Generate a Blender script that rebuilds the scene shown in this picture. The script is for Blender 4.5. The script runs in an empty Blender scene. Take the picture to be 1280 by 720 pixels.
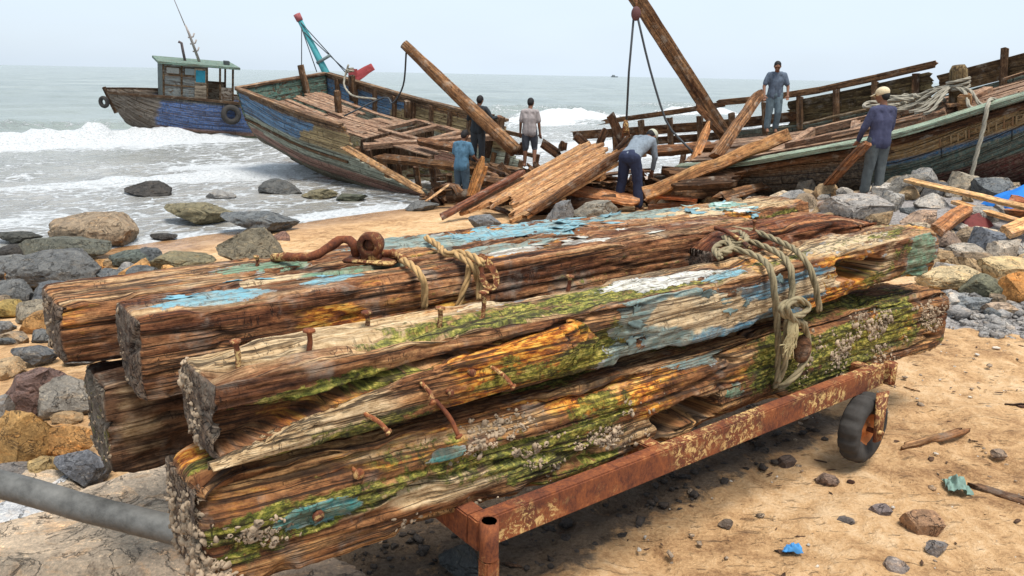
import bpy, bmesh, math, random
import numpy as np
from mathutils import Vector, Matrix
R = math.radians
S = bpy.context.scene
COL = S.collection
random.seed(7)
rng = np.random.default_rng(11)

# ------------------------------------------------------------------ camera, world, sun, exposure
PITCH, ROLL, FPX, CH = R(90 - 14.95), R(1.11), 1000.0, 2.0
cam_d = bpy.data.cameras.new('camera'); cam = bpy.data.objects.new('camera', cam_d); COL.objects.link(cam)
cam_d.sensor_width = 36; cam_d.lens = FPX / 1280 * 36; cam_d.clip_end = 20000; cam_d.clip_start = .05
CM = Matrix.Rotation(PITCH, 3, 'X') @ Matrix.Rotation(ROLL, 3, 'Z')
cam.matrix_world = Matrix.Translation((0, 0, CH)) @ CM.to_4x4()
S.camera = cam
S.view_settings.view_transform = 'Standard'; S.view_settings.look = 'None'; S.view_settings.gamma = 1
S.view_settings.exposure = 0.74
SUN_EL, SUN_AZ = 72, 140          # azimuth measured from +Y towards +X
w = bpy.data.worlds.new('World'); S.world = w; w.use_nodes = True
nt = w.node_tree; nt.nodes.clear()
out = nt.nodes.new('ShaderNodeOutputWorld'); bg = nt.nodes.new('ShaderNodeBackground')
sky = nt.nodes.new('ShaderNodeTexSky'); sky.sky_type = 'NISHITA'; sky.sun_disc = False
sky.sun_elevation = R(SUN_EL); sky.sun_rotation = R(SUN_AZ); sky.dust_density = 1.6; sky.air_density = 1.1; sky.ozone_density = 1.0
# thin even cloud over the blue: procedural, mixed into the sky radiance
tc = nt.nodes.new('ShaderNodeTexCoord'); mp = nt.nodes.new('ShaderNodeMapping'); mp.inputs['Scale'].default_value = (1, 1, 3.2)
nz = nt.nodes.new('ShaderNodeTexNoise'); nz.inputs['Scale'].default_value = 1.7; nz.inputs['Detail'].default_value = 4
rp = nt.nodes.new('ShaderNodeValToRGB'); rp.color_ramp.elements[0].position = .35; rp.color_ramp.elements[0].color = (.74,) * 3 + (1,)
rp.color_ramp.elements[1].position = .7; rp.color_ramp.elements[1].color = (.97,) * 3 + (1,)
mx = nt.nodes.new('ShaderNodeMix'); mx.data_type = 'RGBA'; mx.inputs['B'].default_value = (5.7, 6.6, 7.6, 1)
nt.links.new(tc.outputs['Generated'], mp.inputs['Vector']); nt.links.new(mp.outputs[0], nz.inputs['Vector'])
nt.links.new(nz.outputs[0], rp.inputs[0]); nt.links.new(rp.outputs[0], mx.inputs['Factor'])
nt.links.new(sky.outputs[0], mx.inputs['A']); nt.links.new(mx.outputs['Result'], bg.inputs['Color'])
bg.inputs['Strength'].default_value = .088; nt.links.new(bg.outputs[0], out.inputs[0])
sd = bpy.data.lights.new('sun', 'SUN'); sd.energy = 2.9; sd.angle = R(24); sd.color = (1, .96, .9)
so = bpy.data.objects.new('sun', sd); COL.objects.link(so)
sdir = Vector((math.cos(R(SUN_EL)) * math.sin(R(SUN_AZ)), math.cos(R(SUN_EL)) * math.cos(R(SUN_AZ)), math.sin(R(SUN_EL))))
so.rotation_euler = sdir.to_track_quat('Z', 'Y').to_euler()

# ------------------------------------------------------------------ geometry from measured sight lines
CMn = np.array(CM)
def ray(px, py): return CMn @ np.array([(px - 640) / FPX, -(py - 360) / FPX, -1.])
def at(px, py, Y): d = ray(px, py); return np.array([0, 0, CH]) + d * Y / d[1]
def gnd(px, py, z): d = ray(px, py); return np.array([0, 0, CH]) + d * (z - CH) / d[2]
TA = R(37.7); U = np.array([math.cos(TA), math.sin(TA), 0]); V = np.array([-math.sin(TA), math.cos(TA), 0]); Zv = np.array([0, 0, 1.])
def uvz(u, v, z): return U * u + V * v + Zv * z
def onface(px, py, v): d = ray(px, py); return np.array([0, 0, CH]) + d * (v / (d @ V))
def shore(x, y): return (x + 8.4) * -.73 + (y - 12.8) * .68 + 1.2

# ------------------------------------------------------------------ numpy noise
def _h(ix, iy, iz, s):
    n = (ix * 374761393 + iy * 668265263 + iz * 2147483647 + s * 144665) & 0xffffffff
    n = ((n ^ (n >> 13)) * 1274126177) & 0xffffffff
    n = ((n ^ (n >> 16)) * 2246822519) & 0xffffffff
    return ((n ^ (n >> 15)) & 0xffffff) / float(0xffffff) * 2 - 1
def vn(P, s=0):
    P = np.asarray(P, float); i = np.floor(P).astype(np.int64); f = P - i; f = f * f * (3 - 2 * f)
    x, y, z = i[..., 0], i[..., 1], i[..., 2]; fx, fy, fz = f[..., 0], f[..., 1], f[..., 2]
    def L(a, b, t): return a + (b - a) * t
    return L(L(L(_h(x, y, z, s), _h(x + 1, y, z, s), fx), L(_h(x, y + 1, z, s), _h(x + 1, y + 1, z, s), fx), fy),
             L(L(_h(x, y, z + 1, s), _h(x + 1, y, z + 1, s), fx), L(_h(x, y + 1, z + 1, s), _h(x + 1, y + 1, z + 1, s), fx), fy), fz)
def fbm(P, o=4, s=0, g=.5):
    P = np.asarray(P, float); r = 0; a = 1; t = 0
    for k in range(o):
        r = r + a * vn(P * 2.03 ** k + 17.3 * k, s + k); t += a; a *= g
    return r / t
def sst(a, b, x): t = np.clip((x - a) / (b - a), 0, 1); return t * t * (3 - 2 * t)
def terr(x, y):
    x = np.asarray(x, float); y = np.asarray(y, float)
    s = shore(x, y); q = -s
    z = -.9 + .08 * np.where(q < 9, q, 9 + 2.25 * (1 - np.exp(-(q - 9) / 2.25)))
    z = np.maximum(z, -4 + 0 * z)
    m = .5 * np.exp(-(((x - 7.5) / 3.6) ** 2 + ((y - 12.6) / 3.2) ** 2))
    m += .10 * np.exp(-(((x + 3.4) / 1.3) ** 2 + ((y - 4.6) / 1.5) ** 2))
    P = np.stack([x, y, 0 * x], -1)
    z = z + m + .05 * fbm(P * .45, 3, 3) * sst(2, -3, s)
    return z
def terr1(x, y): return float(terr(np.array([x]), np.array([y]))[0])
def ong(px, py):
    z = -.2
    for _ in range(12): p = gnd(px, py, z); z = terr1(p[0], p[1])
    return gnd(px, py, z)

# ------------------------------------------------------------------ object helpers
def mesh(name, v, f, smooth=True, attrs=None):
    me = bpy.data.meshes.new(name); v = np.asarray(v, np.float32)
    if isinstance(f, np.ndarray):
        n, k = f.shape
        me.vertices.add(len(v)); me.vertices.foreach_set('co', v.ravel())
        me.loops.add(n * k); me.loops.foreach_set('vertex_index', f.astype(np.int32).ravel())
        me.polygons.add(n); me.polygons.foreach_set('loop_start', np.arange(0, n * k, k, dtype=np.int32))
        me.update(calc_edges=True); me.validate()
    else:
        me.from_pydata([tuple(map(float, p)) for p in v], [], [tuple(map(int, q)) for q in f]); me.update()
    if smooth: me.polygons.foreach_set('use_smooth', np.ones(len(me.polygons), bool))
    for k, a in (attrs or {}).items():
        a = np.asarray(a, np.float32)
        if a.ndim == 1: t = me.attributes.new(k, 'FLOAT', 'POINT'); t.data.foreach_set('value', a)
        elif k == 'pcol':
            t = me.attributes.new(k, 'FLOAT_COLOR', 'POINT'); t.data.foreach_set('color', np.concatenate([a, np.ones((len(a), 1))], 1).astype(np.float32).ravel())
        else: t = me.attributes.new(k, 'FLOAT_VECTOR', 'POINT'); t.data.foreach_set('vector', a.ravel())
    return me
def link(name, me, mat, parent=None, color=None, loc=None):
    o = bpy.data.objects.new(name, me); COL.objects.link(o)
    if mat and not me.materials: me.materials.append(mat)
    if parent: o.parent = parent
    if color: o.color = tuple(color)[:3] + (1,)
    if loc is not None: o.location = tuple(loc)
    return o
def tag(o, label, cat, group=None, kind=None):
    if label: o['label'] = label
    if cat: o['category'] = cat
    if group: o['group'] = group
    if kind: o['kind'] = kind
    return o
def thing(name, label, cat, mat4=None, group=None):
    o = bpy.data.objects.new(name, None); COL.objects.link(o); o.empty_display_size = .1
    if mat4 is not None: o.matrix_world = mat4
    return tag(o, label, cat, group)
class MB:
    "collects pieces into one mesh, with grain coordinates"
    def __init__(s): s.v = []; s.f = []; s.g = []; s.n = 0; s.e = {}
    def add(s, v, f, g=None, **e):
        v = np.asarray(v, float); s.v.append(v); s.f += [tuple(int(i) + s.n for i in q) for q in f]
        s.g.append(np.asarray(g, float) if g is not None else v); s.n += len(v)
        for k in set(e) | set(s.e):
            s.e.setdefault(k, []); 
        s.e_len = None
        for k in s.e:
            while len(s.e[k]) < len(s.v) - 1: s.e[k].append(None)
            s.e[k].append(e.get(k))
    def build(s, name, mat, parent=None, color=None, smooth=True, loc=None):
        at_ = {'gc': np.concatenate(s.g)}
        for k, l in s.e.items():
            while len(l) < len(s.v): l.append(None)
            if k == 'pcol': at_[k] = np.concatenate([np.tile(np.asarray(a, float), (len(v), 1)) if (a is not None and np.ndim(a) == 1) else (a if a is not None else np.zeros((len(v), 3))) for a, v in zip(l, s.v)])
            else: at_[k] = np.concatenate([np.full(len(v), a if a is not None else 0.) if np.ndim(a) == 0 or a is None else a for a, v in zip(l, s.v)])
        return link(name, mesh(name, np.concatenate(s.v), s.f, smooth, at_), mat, parent, color, loc)
def nrm(a): a = np.asarray(a, float); return a / (np.linalg.norm(a) + 1e-12)
def perp(d, up=(0, 0, 1)):
    d = nrm(d); up = np.asarray(up, float)
    if abs(d @ up) > .97: up = np.array([0, 1., 0])
    s = nrm(np.cross(d, up)); return s, nrm(np.cross(s, d))
def crom(P, step):
    P = [np.asarray(p, float) for p in P]; P = [2 * P[0] - P[1]] + P + [2 * P[-1] - P[-2]]; out_ = []
    for i in range(1, len(P) - 2):
        n = max(2, int(np.linalg.norm(P[i + 1] - P[i]) / step))
        for k in range(n):
            t = k / n; a, b, c, d = P[i - 1:i + 3]
            out_.append(.5 * ((2 * b) + (c - a) * t + (2 * a - 5 * b + 4 * c - d) * t * t + (3 * b - a - 3 * c + d) * t ** 3))
    out_.append(P[-2]); return np.array(out_)
def frames(P):
    T = np.gradient(P, axis=0); T /= np.linalg.norm(T, axis=1)[:, None] + 1e-9
    N = np.zeros_like(T); n, _ = perp(T[0])
    for i in range(len(P)):
        n = n - T[i] * (n @ T[i]); n = nrm(n); N[i] = n
    return T, N, np.cross(T, N)
def tube(mb, P, r, k=8, cap=True, sq=None, nz_=0, seed=0, **e):
    P = np.asarray(P, float); n = len(P); r = np.broadcast_to(r, (n,)).astype(float); T, N, B = frames(P)
    a = np.arange(k) * 2 * math.pi / k
    c, s_ = np.cos(a), np.sin(a)
    v = P[:, None] + (N[:, None] * c[None, :, None] + B[:, None] * s_[None, :, None] * (sq or 1)) * r[:, None, None]
    L = np.concatenate([[0], np.cumsum(np.linalg.norm(np.diff(P, axis=0), axis=1))])
    if nz_: v = v + (v - P[:, None]) * (fbm(v * (3 / max(r.max(), .01) * .15) + seed, 3, seed)[..., None] * nz_)
    g = np.stack([np.repeat(L[:, None], k, 1) + seed * 3.1, (c[None] * r[:, None]), (s_[None] * r[:, None])], -1).reshape(-1, 3)
    v = v.reshape(-1, 3); f = []
    for i in range(n - 1):
        for j in range(k): f.append((i * k + j, i * k + (j + 1) % k, (i + 1) * k + (j + 1) % k, (i + 1) * k + j))
    if cap: f.append(tuple(range(k))[::-1]); f.append(tuple((n - 1) * k + j for j in range(k)))
    mb.add(v, f, g, **e)
def rope_mb(mb, pts, r, step=.012, twist=9.0, sag=None):
    P = crom(pts, step); T, N, B = frames(P)
    L = np.concatenate([[0], np.cumsum(np.linalg.norm(np.diff(P, axis=0), axis=1))])
    for k in range(3):
        a = L * twist * (.018 / r) * 2.2 + k * 2 * math.pi / 3
        tube(mb, P + (N * np.cos(a)[:, None] + B * np.sin(a)[:, None]) * r * .5, r * .56, 6)
def plank(mb, P0, P1, w, t, up=(0, 0, 1), jag=(0, 0), bend=0, seed=0, m=5, seg=.25, wn=.12, taper=(1, 1), sagdir=None, **e):
    P0 = np.asarray(P0, float); P1 = np.asarray(P1, float); d = P1 - P0; L = np.linalg.norm(d); d = d / L
    s, u = perp(d, up); n = max(3, int(L / seg) + 1); r_ = np.random.default_rng(seed + 5)
    j0 = r_.random(m) * jag[0]; j1 = r_.random(m) * jag[1]
    ts = np.linspace(0, 1, n); ws = np.linspace(-.5, .5, m); V_ = []; G = []
    off = r_.random(3) * 9
    for i, tt in enumerate(ts):
        wid = w * (taper[0] + (taper[1] - taper[0]) * tt); th = t * (1 + .12 * (r_.random() - .5))
        cen = P0 + d * L * tt + u * (bend * math.sin(math.pi * tt)) + s * (w * wn * .4 * (r_.random() - .5)) + u * t * .15 * (r_.random() - .5)
        dl = -j1 if i == n - 1 else (j0 if i == 0 else np.zeros(m))
        wid = wid * (1 + wn * (r_.random() - .5))
        for side in (1, -1):
            for j in range(m):
                jj = j if side == 1 else m - 1 - j
                edge = .82 if jj in (0, m - 1) else 1
                V_.append(cen + s * ws[jj] * wid + d * dl[jj] + u * side * th * .5 * edge * (1 + .12 * (r_.random() - .5)))
                G.append((L * tt + dl[jj] + off[0], ws[jj] * wid + off[1], side * th * .5 + off[2]))
    k = 2 * m; f = []
    for i in range(n - 1):
        for j in range(k): f.append((i * k + j, (i + 1) * k + j, (i + 1) * k + (j + 1) % k, i * k + (j + 1) % k))
    for i, fl in ((0, 0), (n - 1, 1)):
        for j in range(m - 1):
            q = (i * k + j, i * k + j + 1, i * k + k - 2 - j, i * k + k - 1 - j); f.append(q[::-1] if fl else q)
    mb.add(V_, f, G, **e)
def box(mb, c, sx, sy, sz, Mx=None, ch=.0, **e):
    c = np.asarray(c, float); Mx = np.eye(3) if Mx is None else np.asarray(Mx)
    b = bmesh.new(); bmesh.ops.create_cube(b, size=1)
    for v in b.verts: v.co = (v.co.x * sx, v.co.y * sy, v.co.z * sz)
    if ch: bmesh.ops.bevel(b, geom=b.edges[:], offset=ch, segments=2, affect='EDGES')
    b.verts.index_update(); v = np.array([x.co[:] for x in b.verts]); f = [[q.index for q in p.verts] for p in b.faces]; b.free()
    mb.add(v @ Mx.T + c, f, v + c, **e)
UVM = np.stack([U, V, Zv], 1)
def ellip(mb, c, rx, ry, rz, k=10, Mx=None, **e):
    b = bmesh.new(); bmesh.ops.create_uvsphere(b, u_segments=k * 2, v_segments=k, radius=1); b.verts.index_update()
    v = np.array([x.co[:] for x in b.verts]) * (rx, ry, rz); f = [[q.index for q in p.verts] for p in b.faces]; b.free()
    if Mx is not None: v = v @ np.asarray(Mx).T
    mb.add(v + np.asarray(c, float), f, v, **e)

# ------------------------------------------------------------------ node helpers and materials
class NT:
    def __init__(s, name):
        s.m = bpy.data.materials.new(name); s.m.use_nodes = True; s.t = s.m.node_tree; s.t.nodes.clear()
        s.o = s.n('ShaderNodeOutputMaterial'); s.b = s.n('ShaderNodeBsdfPrincipled'); s.L(s.b.outputs[0], s.o.inputs[0])
    def n(s, t, **k):
        x = s.t.nodes.new(t)
        for a, b in k.items(): setattr(x, a, b)
        return x
    def L(s, a, b): s.t.links.new(a, b)
    def put(s, i, v):
        if isinstance(v, bpy.types.NodeSocket): s.L(v, i)
        elif v is not None: i.default_value = v
    def attr(s, n, out_='Fac'): x = s.n('ShaderNodeAttribute', attribute_name=n); return x.outputs[out_]
    def vmul(s, a, b):
        x = s.n('ShaderNodeVectorMath', operation='MULTIPLY'); s.put(x.inputs[0], a); s.put(x.inputs[1], b); return x.outputs[0]
    def noise(s, vec, sc, det=5, ro=.55, dist=0):
        x = s.n('ShaderNodeTexNoise'); s.put(x.inputs['Vector'], vec); x.inputs['Scale'].default_value = sc
        x.inputs['Detail'].default_value = det; x.inputs['Roughness'].default_value = ro; x.inputs['Distortion'].default_value = dist; return x.outputs['Fac']
    def vor(s, vec, sc, feat='F1', out_='Distance', rand=1):
        x = s.n('ShaderNodeTexVoronoi', feature=feat); s.put(x.inputs['Vector'], vec); x.inputs['Scale'].default_value = sc; x.inputs['Randomness'].default_value = rand; return x.outputs[out_]
    def mth(s, op, a, b=None, c=None, clamp=False):
        x = s.n('ShaderNodeMath', operation=op, use_clamp=clamp); s.put(x.inputs[0], a); s.put(x.inputs[1], b)
        if c is not None: s.put(x.inputs[2], c)
        return x.outputs[0]
    def mr(s, v, a, b, c=0., d=1.):
        x = s.n('ShaderNodeMapRange', interpolation_type='SMOOTHSTEP'); s.put(x.inputs[0], v)
        for i, q in enumerate((a, b, c, d)): x.inputs[i + 1].default_value = q
        return x.outputs[0]
    def mix(s, f, a, b, mode='MIX'):
        x = s.n('ShaderNodeMix', data_type='RGBA', blend_type=mode); x.clamp_factor = True
        def c(v): return v if isinstance(v, bpy.types.NodeSocket) else (tuple(v) + (1,))[:4]
        s.put(x.inputs['Factor'], f); s.put(x.inputs['A'], c(a)); s.put(x.inputs['B'], c(b)); return x.outputs['Result']
    def ramp(s, f, st):
        x = s.n('ShaderNodeValToRGB'); r = x.color_ramp
        while len(r.elements) < len(st): r.elements.new(.5)
        for e, (p, c) in zip(r.elements, st): e.position = p; e.color = tuple(c)[:3] + (1,)
        s.put(x.inputs[0], f); return x.outputs[0]
    def bump(s, h, st=.5, d=.01, nrm_=None):
        x = s.n('ShaderNodeBump'); s.put(x.inputs['Height'], h); x.inputs['Strength'].default_value = st; x.inputs['Distance'].default_value = d
        if nrm_: s.L(nrm_, x.inputs['Normal'])
        return x.outputs[0]
    def fin(s, col, rough, n_=None, metal=0, spec=.3):
        s.put(s.b.inputs['Base Color'], (tuple(col) + (1,))[:4] if not isinstance(col, bpy.types.NodeSocket) else col)
        s.put(s.b.inputs['Roughness'], rough); s.b.inputs['Metallic'].default_value = metal; s.b.inputs['Specular IOR Level'].default_value = spec
        if n_: s.L(n_, s.b.inputs['Normal'])
        return s.m

def wood_mat(name, ramp, scale=1., strake=0, tint=True, bdist=.006, paintthr=.5, grime=.0, crackd=.6):
    """weathered timber; attributes paint/pcol (peeling paint), moss, rust, pale drive its patches; gc = grain coordinates"""
    n = NT(name); g = n.attr('gc', 'Vector')
    fine = n.noise(n.vmul(g, (2.6 * scale, 85 * scale, 85 * scale)), 1, 7, .72, .05)
    mid = n.noise(n.vmul(g, (1.1 * scale, 16 * scale, 16 * scale)), 1, 7, .68, .12)
    big = n.noise(n.vmul(g, (1.1, 3., 3.)), 1.4, 4, .6)
    spk = n.noise(g, 60 * scale, 4, .7)
    v = n.mth('ADD', n.mth('MULTIPLY', fine, .4), n.mth('MULTIPLY', mid, .6))
    v = n.mth('ADD', n.mth('MULTIPLY', v, .72), n.mth('MULTIPLY', big, .28))
    col = n.ramp(v, ramp)
    # checks: narrow dark splits along the grain
    ck = n.noise(n.vmul(g, (.75 * scale, 24 * scale, 24 * scale)), 1, 4, .5, .12)
    ck = n.mth('ABSOLUTE', n.mth('SUBTRACT', ck, .5)); crack = n.mr(ck, .010, .036, 1., 0.)
    crack = n.mth('MULTIPLY', crack, n.mr(big, .35, .52, .25, 1.))
    if tint:
        oi = n.n('ShaderNodeObjectInfo'); col = n.mix(1, col, oi.outputs['Color'], 'MULTIPLY')
    ck2 = n.noise(n.vmul(g, (2. * scale, 62 * scale, 62 * scale)), 1, 3, .55, .1); ck2 = n.mr(n.mth('ABSOLUTE', n.mth('SUBTRACT', ck2, .5)), .003, .02, .8, 0.)
    iso = n.noise(n.vmul(g, (1, 1.8, 1.8)), 24 * scale, 9, .78, .2)
    col = n.mix(1, col, n.ramp(iso, [(.36, (.38, .34, .31)), (.48, (.92, .9, .88)), (.54, (1.12, 1.1, 1.06)), (.64, (1.6, 1.5, 1.36))]), 'MULTIPLY')
    xc = n.noise(n.vmul(g, (22 * scale, 5 * scale, 5 * scale)), 1, 4, .6, .4); xc = n.mth('MULTIPLY', n.mr(n.mth('ABSOLUTE', n.mth('SUBTRACT', xc, .5)), .003, .014, .9, 0.), n.mr(n.noise(g, 7, 3), .53, .62))
    crack = n.mth('MAXIMUM', crack, xc)
    crack = n.mth('MAXIMUM', crack, n.mth('MULTIPLY', ck2, n.mr(n.noise(g, 4.5, 3), .42, .55)))
    col = n.mix(n.mr(n.noise(n.vmul(g, (1, 2.5, 2.5)), 3.1, 6, .72, .5), .53, .66, 0, .72), col, n.mix(1, col, (.34, .24, .19), 'MULTIPLY'))
    col = n.mix(n.mr(n.noise(g, 5.5, 5, .65), .52, .70, 0, .5), col, (.34, .295, .235), 'MIX')
    eg = n.attr('endg'); col = n.mix(n.mth('MULTIPLY', eg, .75), col, n.ramp(n.noise(g, 26, 6, .7), [(.35, (.05, .042, .034)), (.5, (.14, .12, .095)), (.64, (.27, .235, .18))]))
    rust = n.attr('rust'); rn = n.noise(n.vmul(g, (1, 2.2, 2.2)), 9, 6, .7, .5)
    rm = n.mr(n.mth('ADD', rust, n.mth('ADD', n.mth('MULTIPLY', n.mth('SUBTRACT', rn, .5), 2.4), n.mth('MULTIPLY', n.mth('SUBTRACT', mid, .5), 1.6))), .35, .95)
    rc = n.ramp(n.noise(n.vmul(g, (1, 4, 4)), 14, 5, .7), [(.36, (.10, .024, .009)), (.46, (.36, .10, .016)), (.53, (.66, .26, .03)), (.62, (.80, .46, .09))])
    col = n.mix(n.mth('MULTIPLY', rm, n.mth('MULTIPLY', rust, .95, clamp=True)), col, rc)
    pale = n.attr('pale'); col = n.mix(n.mr(n.mth('ADD', pale, n.mth('MULTIPLY', n.mth('SUBTRACT', mid, .5), 1.6)), .3, .8, 0, .85), col, n.ramp(n.mth('ADD', n.mth('MULTIPLY', fine, .5), n.mth('MULTIPLY', iso, .5)), [(.38, (.16, .09, .04)), (.47, (.42, .28, .14)), (.54, (.60, .44, .25)), (.63, (.74, .60, .39))]))
    mossa = n.attr('moss'); mn = n.noise(g, 22, 6, .72, .4)
    mm = n.mr(n.mth('ADD', mossa, n.mth('ADD', n.mth('MULTIPLY', n.mth('SUBTRACT', mn, .5), 2.0), n.mth('MULTIPLY', n.mth('SUBTRACT', mid, .5), 2.2))), .48, .78)
    mm = n.mth('MULTIPLY', mm, n.mr(mossa, .05, .3))
    mc = n.ramp(n.noise(n.vmul(g, (1, 2, 2)), 30, 5, .75), [(.37, (.018, .026, .006)), (.46, (.07, .095, .013)), (.54, (.22, .215, .03)), (.63, (.48, .39, .10))])
    col = n.mix(n.mth('MULTIPLY', mm, .88), col, mc)
    col = n.mix(n.mth('MULTIPLY', crack, crackd), col, (.02, .012, .008))
    # paint film with ragged, flaked edge
    pa = n.attr('paint'); pn = n.noise(n.vmul(g, (1, 1.8, 1.8)), 13 * scale, 7, .68, .6)
    pv = n.mth('ADD', pa, n.mth('ADD', n.mth('MULTIPLY', n.mth('SUBTRACT', pn, .5), 1.9), n.mth('MULTIPLY', n.mth('SUBTRACT', mid, .5), .9)))
    pm = n.mr(pv, paintthr, paintthr + .025)
    pm = n.mth('MULTIPLY', pm, n.mth('SUBTRACT', 1., n.mth('MULTIPLY', crack, .7)))
    pc = n.mix(n.mr(n.noise(g, 18, 6, .75), .38, .68, 0, .5), n.attr('pcol', 'Color'), (.44, .38, .27), 'MIX')
    pc = n.mix(n.mr(n.noise(n.vmul(g, (1, 3, 3)), 26, 5, .8), .53, .64, 0, .75), pc, (.14, .085, .045))
    col = n.mix(pm, col, pc)
    h = n.mth('ADD', n.mth('ADD', n.mth('MULTIPLY', fine, .45), n.mth('MULTIPLY', iso, .9)), n.mth('MULTIPLY', mid, .5))
    h = n.mth('SUBTRACT', h, n.mth('MULTIPLY', crack, .9))
    h = n.mix(pm, h, n.mth('ADD', n.mth('MULTIPLY', spk, .25), .95)) if False else n.mth('ADD', h, n.mth('MULTIPLY', pm, .45))
    h = n.mth('ADD', h, n.mth('MULTIPLY', mm, n.mth('MULTIPLY', mn, .8)))
    if strake:
        sx = n.n('ShaderNodeSeparateXYZ'); n.L(g, sx.inputs[0])
        fr = n.mth('FRACT', n.mth('DIVIDE', sx.outputs[1], strake)); fr = n.mth('ABSOLUTE', n.mth('SUBTRACT', fr, .5))
        seam = n.mr(fr, .44, .49); bt = n.mth('FRACT', n.mth('ADD', n.mth('DIVIDE', sx.outputs[0], 2.6), n.mth('MULTIPLY', n.mth('FLOOR', n.mth('DIVIDE', sx.outputs[1], strake)), .37)))
        seam = n.mth('MAXIMUM', seam, n.mr(n.mth('ABSOLUTE', n.mth('SUBTRACT', bt, .5)), .0, .006, 1, 0))
        h = n.mth('SUBTRACT', h, n.mth('MULTIPLY', seam, 1.6)); col = n.mix(n.mth('MULTIPLY', seam, .75), col, (.015, .012, .01))
    h = n.mth('ADD', h, n.mth('MULTIPLY', pm, n.mth('MULTIPLY', n.mr(n.noise(g, 9, 5, .7), .45, .6), .35)))
    rough = n.mth('SUBTRACT', .88, n.mth('MULTIPLY', pm, .22))
    return n.fin(col, rough, n.bump(h, .9, bdist), spec=.25)

W_OLD = wood_mat('weathered_timber', [(.37, (.035, .013, .007)), (.44, (.12, .048, .022)), (.50, (.25, .12, .055)), (.56, (.43, .25, .12)), (.64, (.64, .45, .26))], bdist=.009, crackd=.85)
W_DARK = wood_mat('dark_wet_timber', [(.34, (.012, .007, .005)), (.45, (.05, .028, .016)), (.55, (.12, .07, .04)), (.68, (.26, .18, .11))])
W_DEB = wood_mat('wreck_timber', [(.34, (.03, .017, .011)), (.45, (.12, .068, .038)), (.54, (.25, .155, .09)), (.68, (.46, .33, .21))], scale=.42, bdist=.02)
W_FRESH = wood_mat('fresh_split_wood', [(.33, (.14, .06, .028)), (.45, (.37, .19, .09)), (.54, (.52, .31, .155)), (.68, (.66, .46, .27))], scale=.42, bdist=.015, crackd=.45)
W_HULL = wood_mat('hull_planking', [(.25, (.045, .03, .02)), (.45, (.14, .085, .05)), (.6, (.25, .165, .10)), (.8, (.40, .29, .19))], scale=.4, strake=.19, bdist=.03, tint=False)
W_DECK = wood_mat('deck_boards', [(.34, (.07, .035, .022)), (.45, (.22, .125, .078)), (.54, (.36, .225, .145)), (.68, (.52, .37, .25))], scale=.42, bdist=.015, tint=False, crackd=.5)

def rust_mat(name, dark=1.):
    n = NT(name); t = n.n('ShaderNodeTexCoord').outputs['Object']
    a = n.noise(t, 7, 7, .7, .4); b = n.noise(n.vmul(t, (2, 2, 1)), 42, 6, .75)
    c = n.ramp(n.mth('ADD', n.mth('MULTIPLY', a, .6), n.mth('MULTIPLY', b, .4)), [(.35, (.045 * dark, .020 * dark, .015 * dark)), (.46, (.16 * dark, .05 * dark, .025 * dark)), (.58, (.32 * dark, .10 * dark, .035 * dark)), (.66, (.52 * dark, .23 * dark, .09 * dark))])
    p = n.mr(n.noise(n.vmul(t, (1, 1, 1)), 30, 7, .8, .8), .50, .57); p = n.mth('MULTIPLY', p, n.mr(n.noise(t, 3.1, 3), .44, .56))
    c = n.mix(n.mth('MULTIPLY', p, .8), c, (.72, .50, .20))
    h = n.mth('ADD', n.mth('MULTIPLY', b, .7), n.mth('MULTIPLY', a, .5)); h = n.mth('SUBTRACT', h, n.mth('MULTIPLY', n.mr(n.vor(t, 60), .0, .25, 1, 0), .5))
    return n.fin(c, .85, n.bump(h, .7, .004), 0.15, .3)
RUST = rust_mat('rusty_steel', .82); RUSTD = rust_mat('dark_rusty_iron', .6)

def plain(name, c, rough=.8, var=.35, sc=20, bd=.004, metal=0, attr=False):
    n = NT(name); t = n.n('ShaderNodeTexCoord').outputs['Object']
    a = n.noise(t, sc, 6, .7); b = n.noise(t, sc * .2, 4, .6)
    k = n.mth('ADD', n.mth('MULTIPLY', a, .5), n.mth('MULTIPLY', b, .5))
    base = n.ramp(k, [(.3, [x * (1 - var) for x in c]), (.5, c), (.72, [min(1, x * (1 + var * .8)) for x in c])])
    if attr:
        oi = n.n('ShaderNodeObjectInfo'); base = n.mix(1, base, oi.outputs['Color'], 'MULTIPLY')
    return n.fin(base, rough, n.bump(a, .6, bd), metal)
M_ROPE = plain('old_green_rope', (.25, .20, .115), .95, .5, 60, .003)
M_ROPET = plain('tan_rope', (.42, .26, .11), .95, .5, 60, .003)
M_ROPEG = plain('grey_rope', (.30, .27, .21), .95, .4, 30, .004)
M_WIRE = plain('dark_line', (.05, .055, .06), .8)
M_STEEL = plain('galvanised_pipe_steel', (.125, .122, .112), .6, .8, 16, .006, .2)
M_TYRE = plain('worn_rubber', (.042, .038, .034), .95, .75, 18, .006)
M_RIM = plain('orange_rusty_rim', (.50, .17, .05), .8, .5, 30, .003)
M_BARN = plain('barnacle_shell', (.34, .25, .165), .95, .9, 40, .006)
M_SKIN = plain('brown_skin', (.20, .095, .055), .6, .2, 12, .001)
M_CLOTH = plain('worn_cloth', (1, 1, 1), .95, .55, 26, .012, attr=True)
M_HAIR = plain('black_hair', (.012, .01, .01), .7, .3, 60, .004)
M_TARP = plain('blue_tarpaulin', (.012, .16, .52), .75, .2, 12, .01)
M_PAINTC = plain('old_boat_paint', (.9, .9, .9), .75, .6, 22, .004, attr=True)
M_GLASS = plain('dark_window_pane', (.05, .16, .19), .15, .3, 3, .0005)

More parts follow.
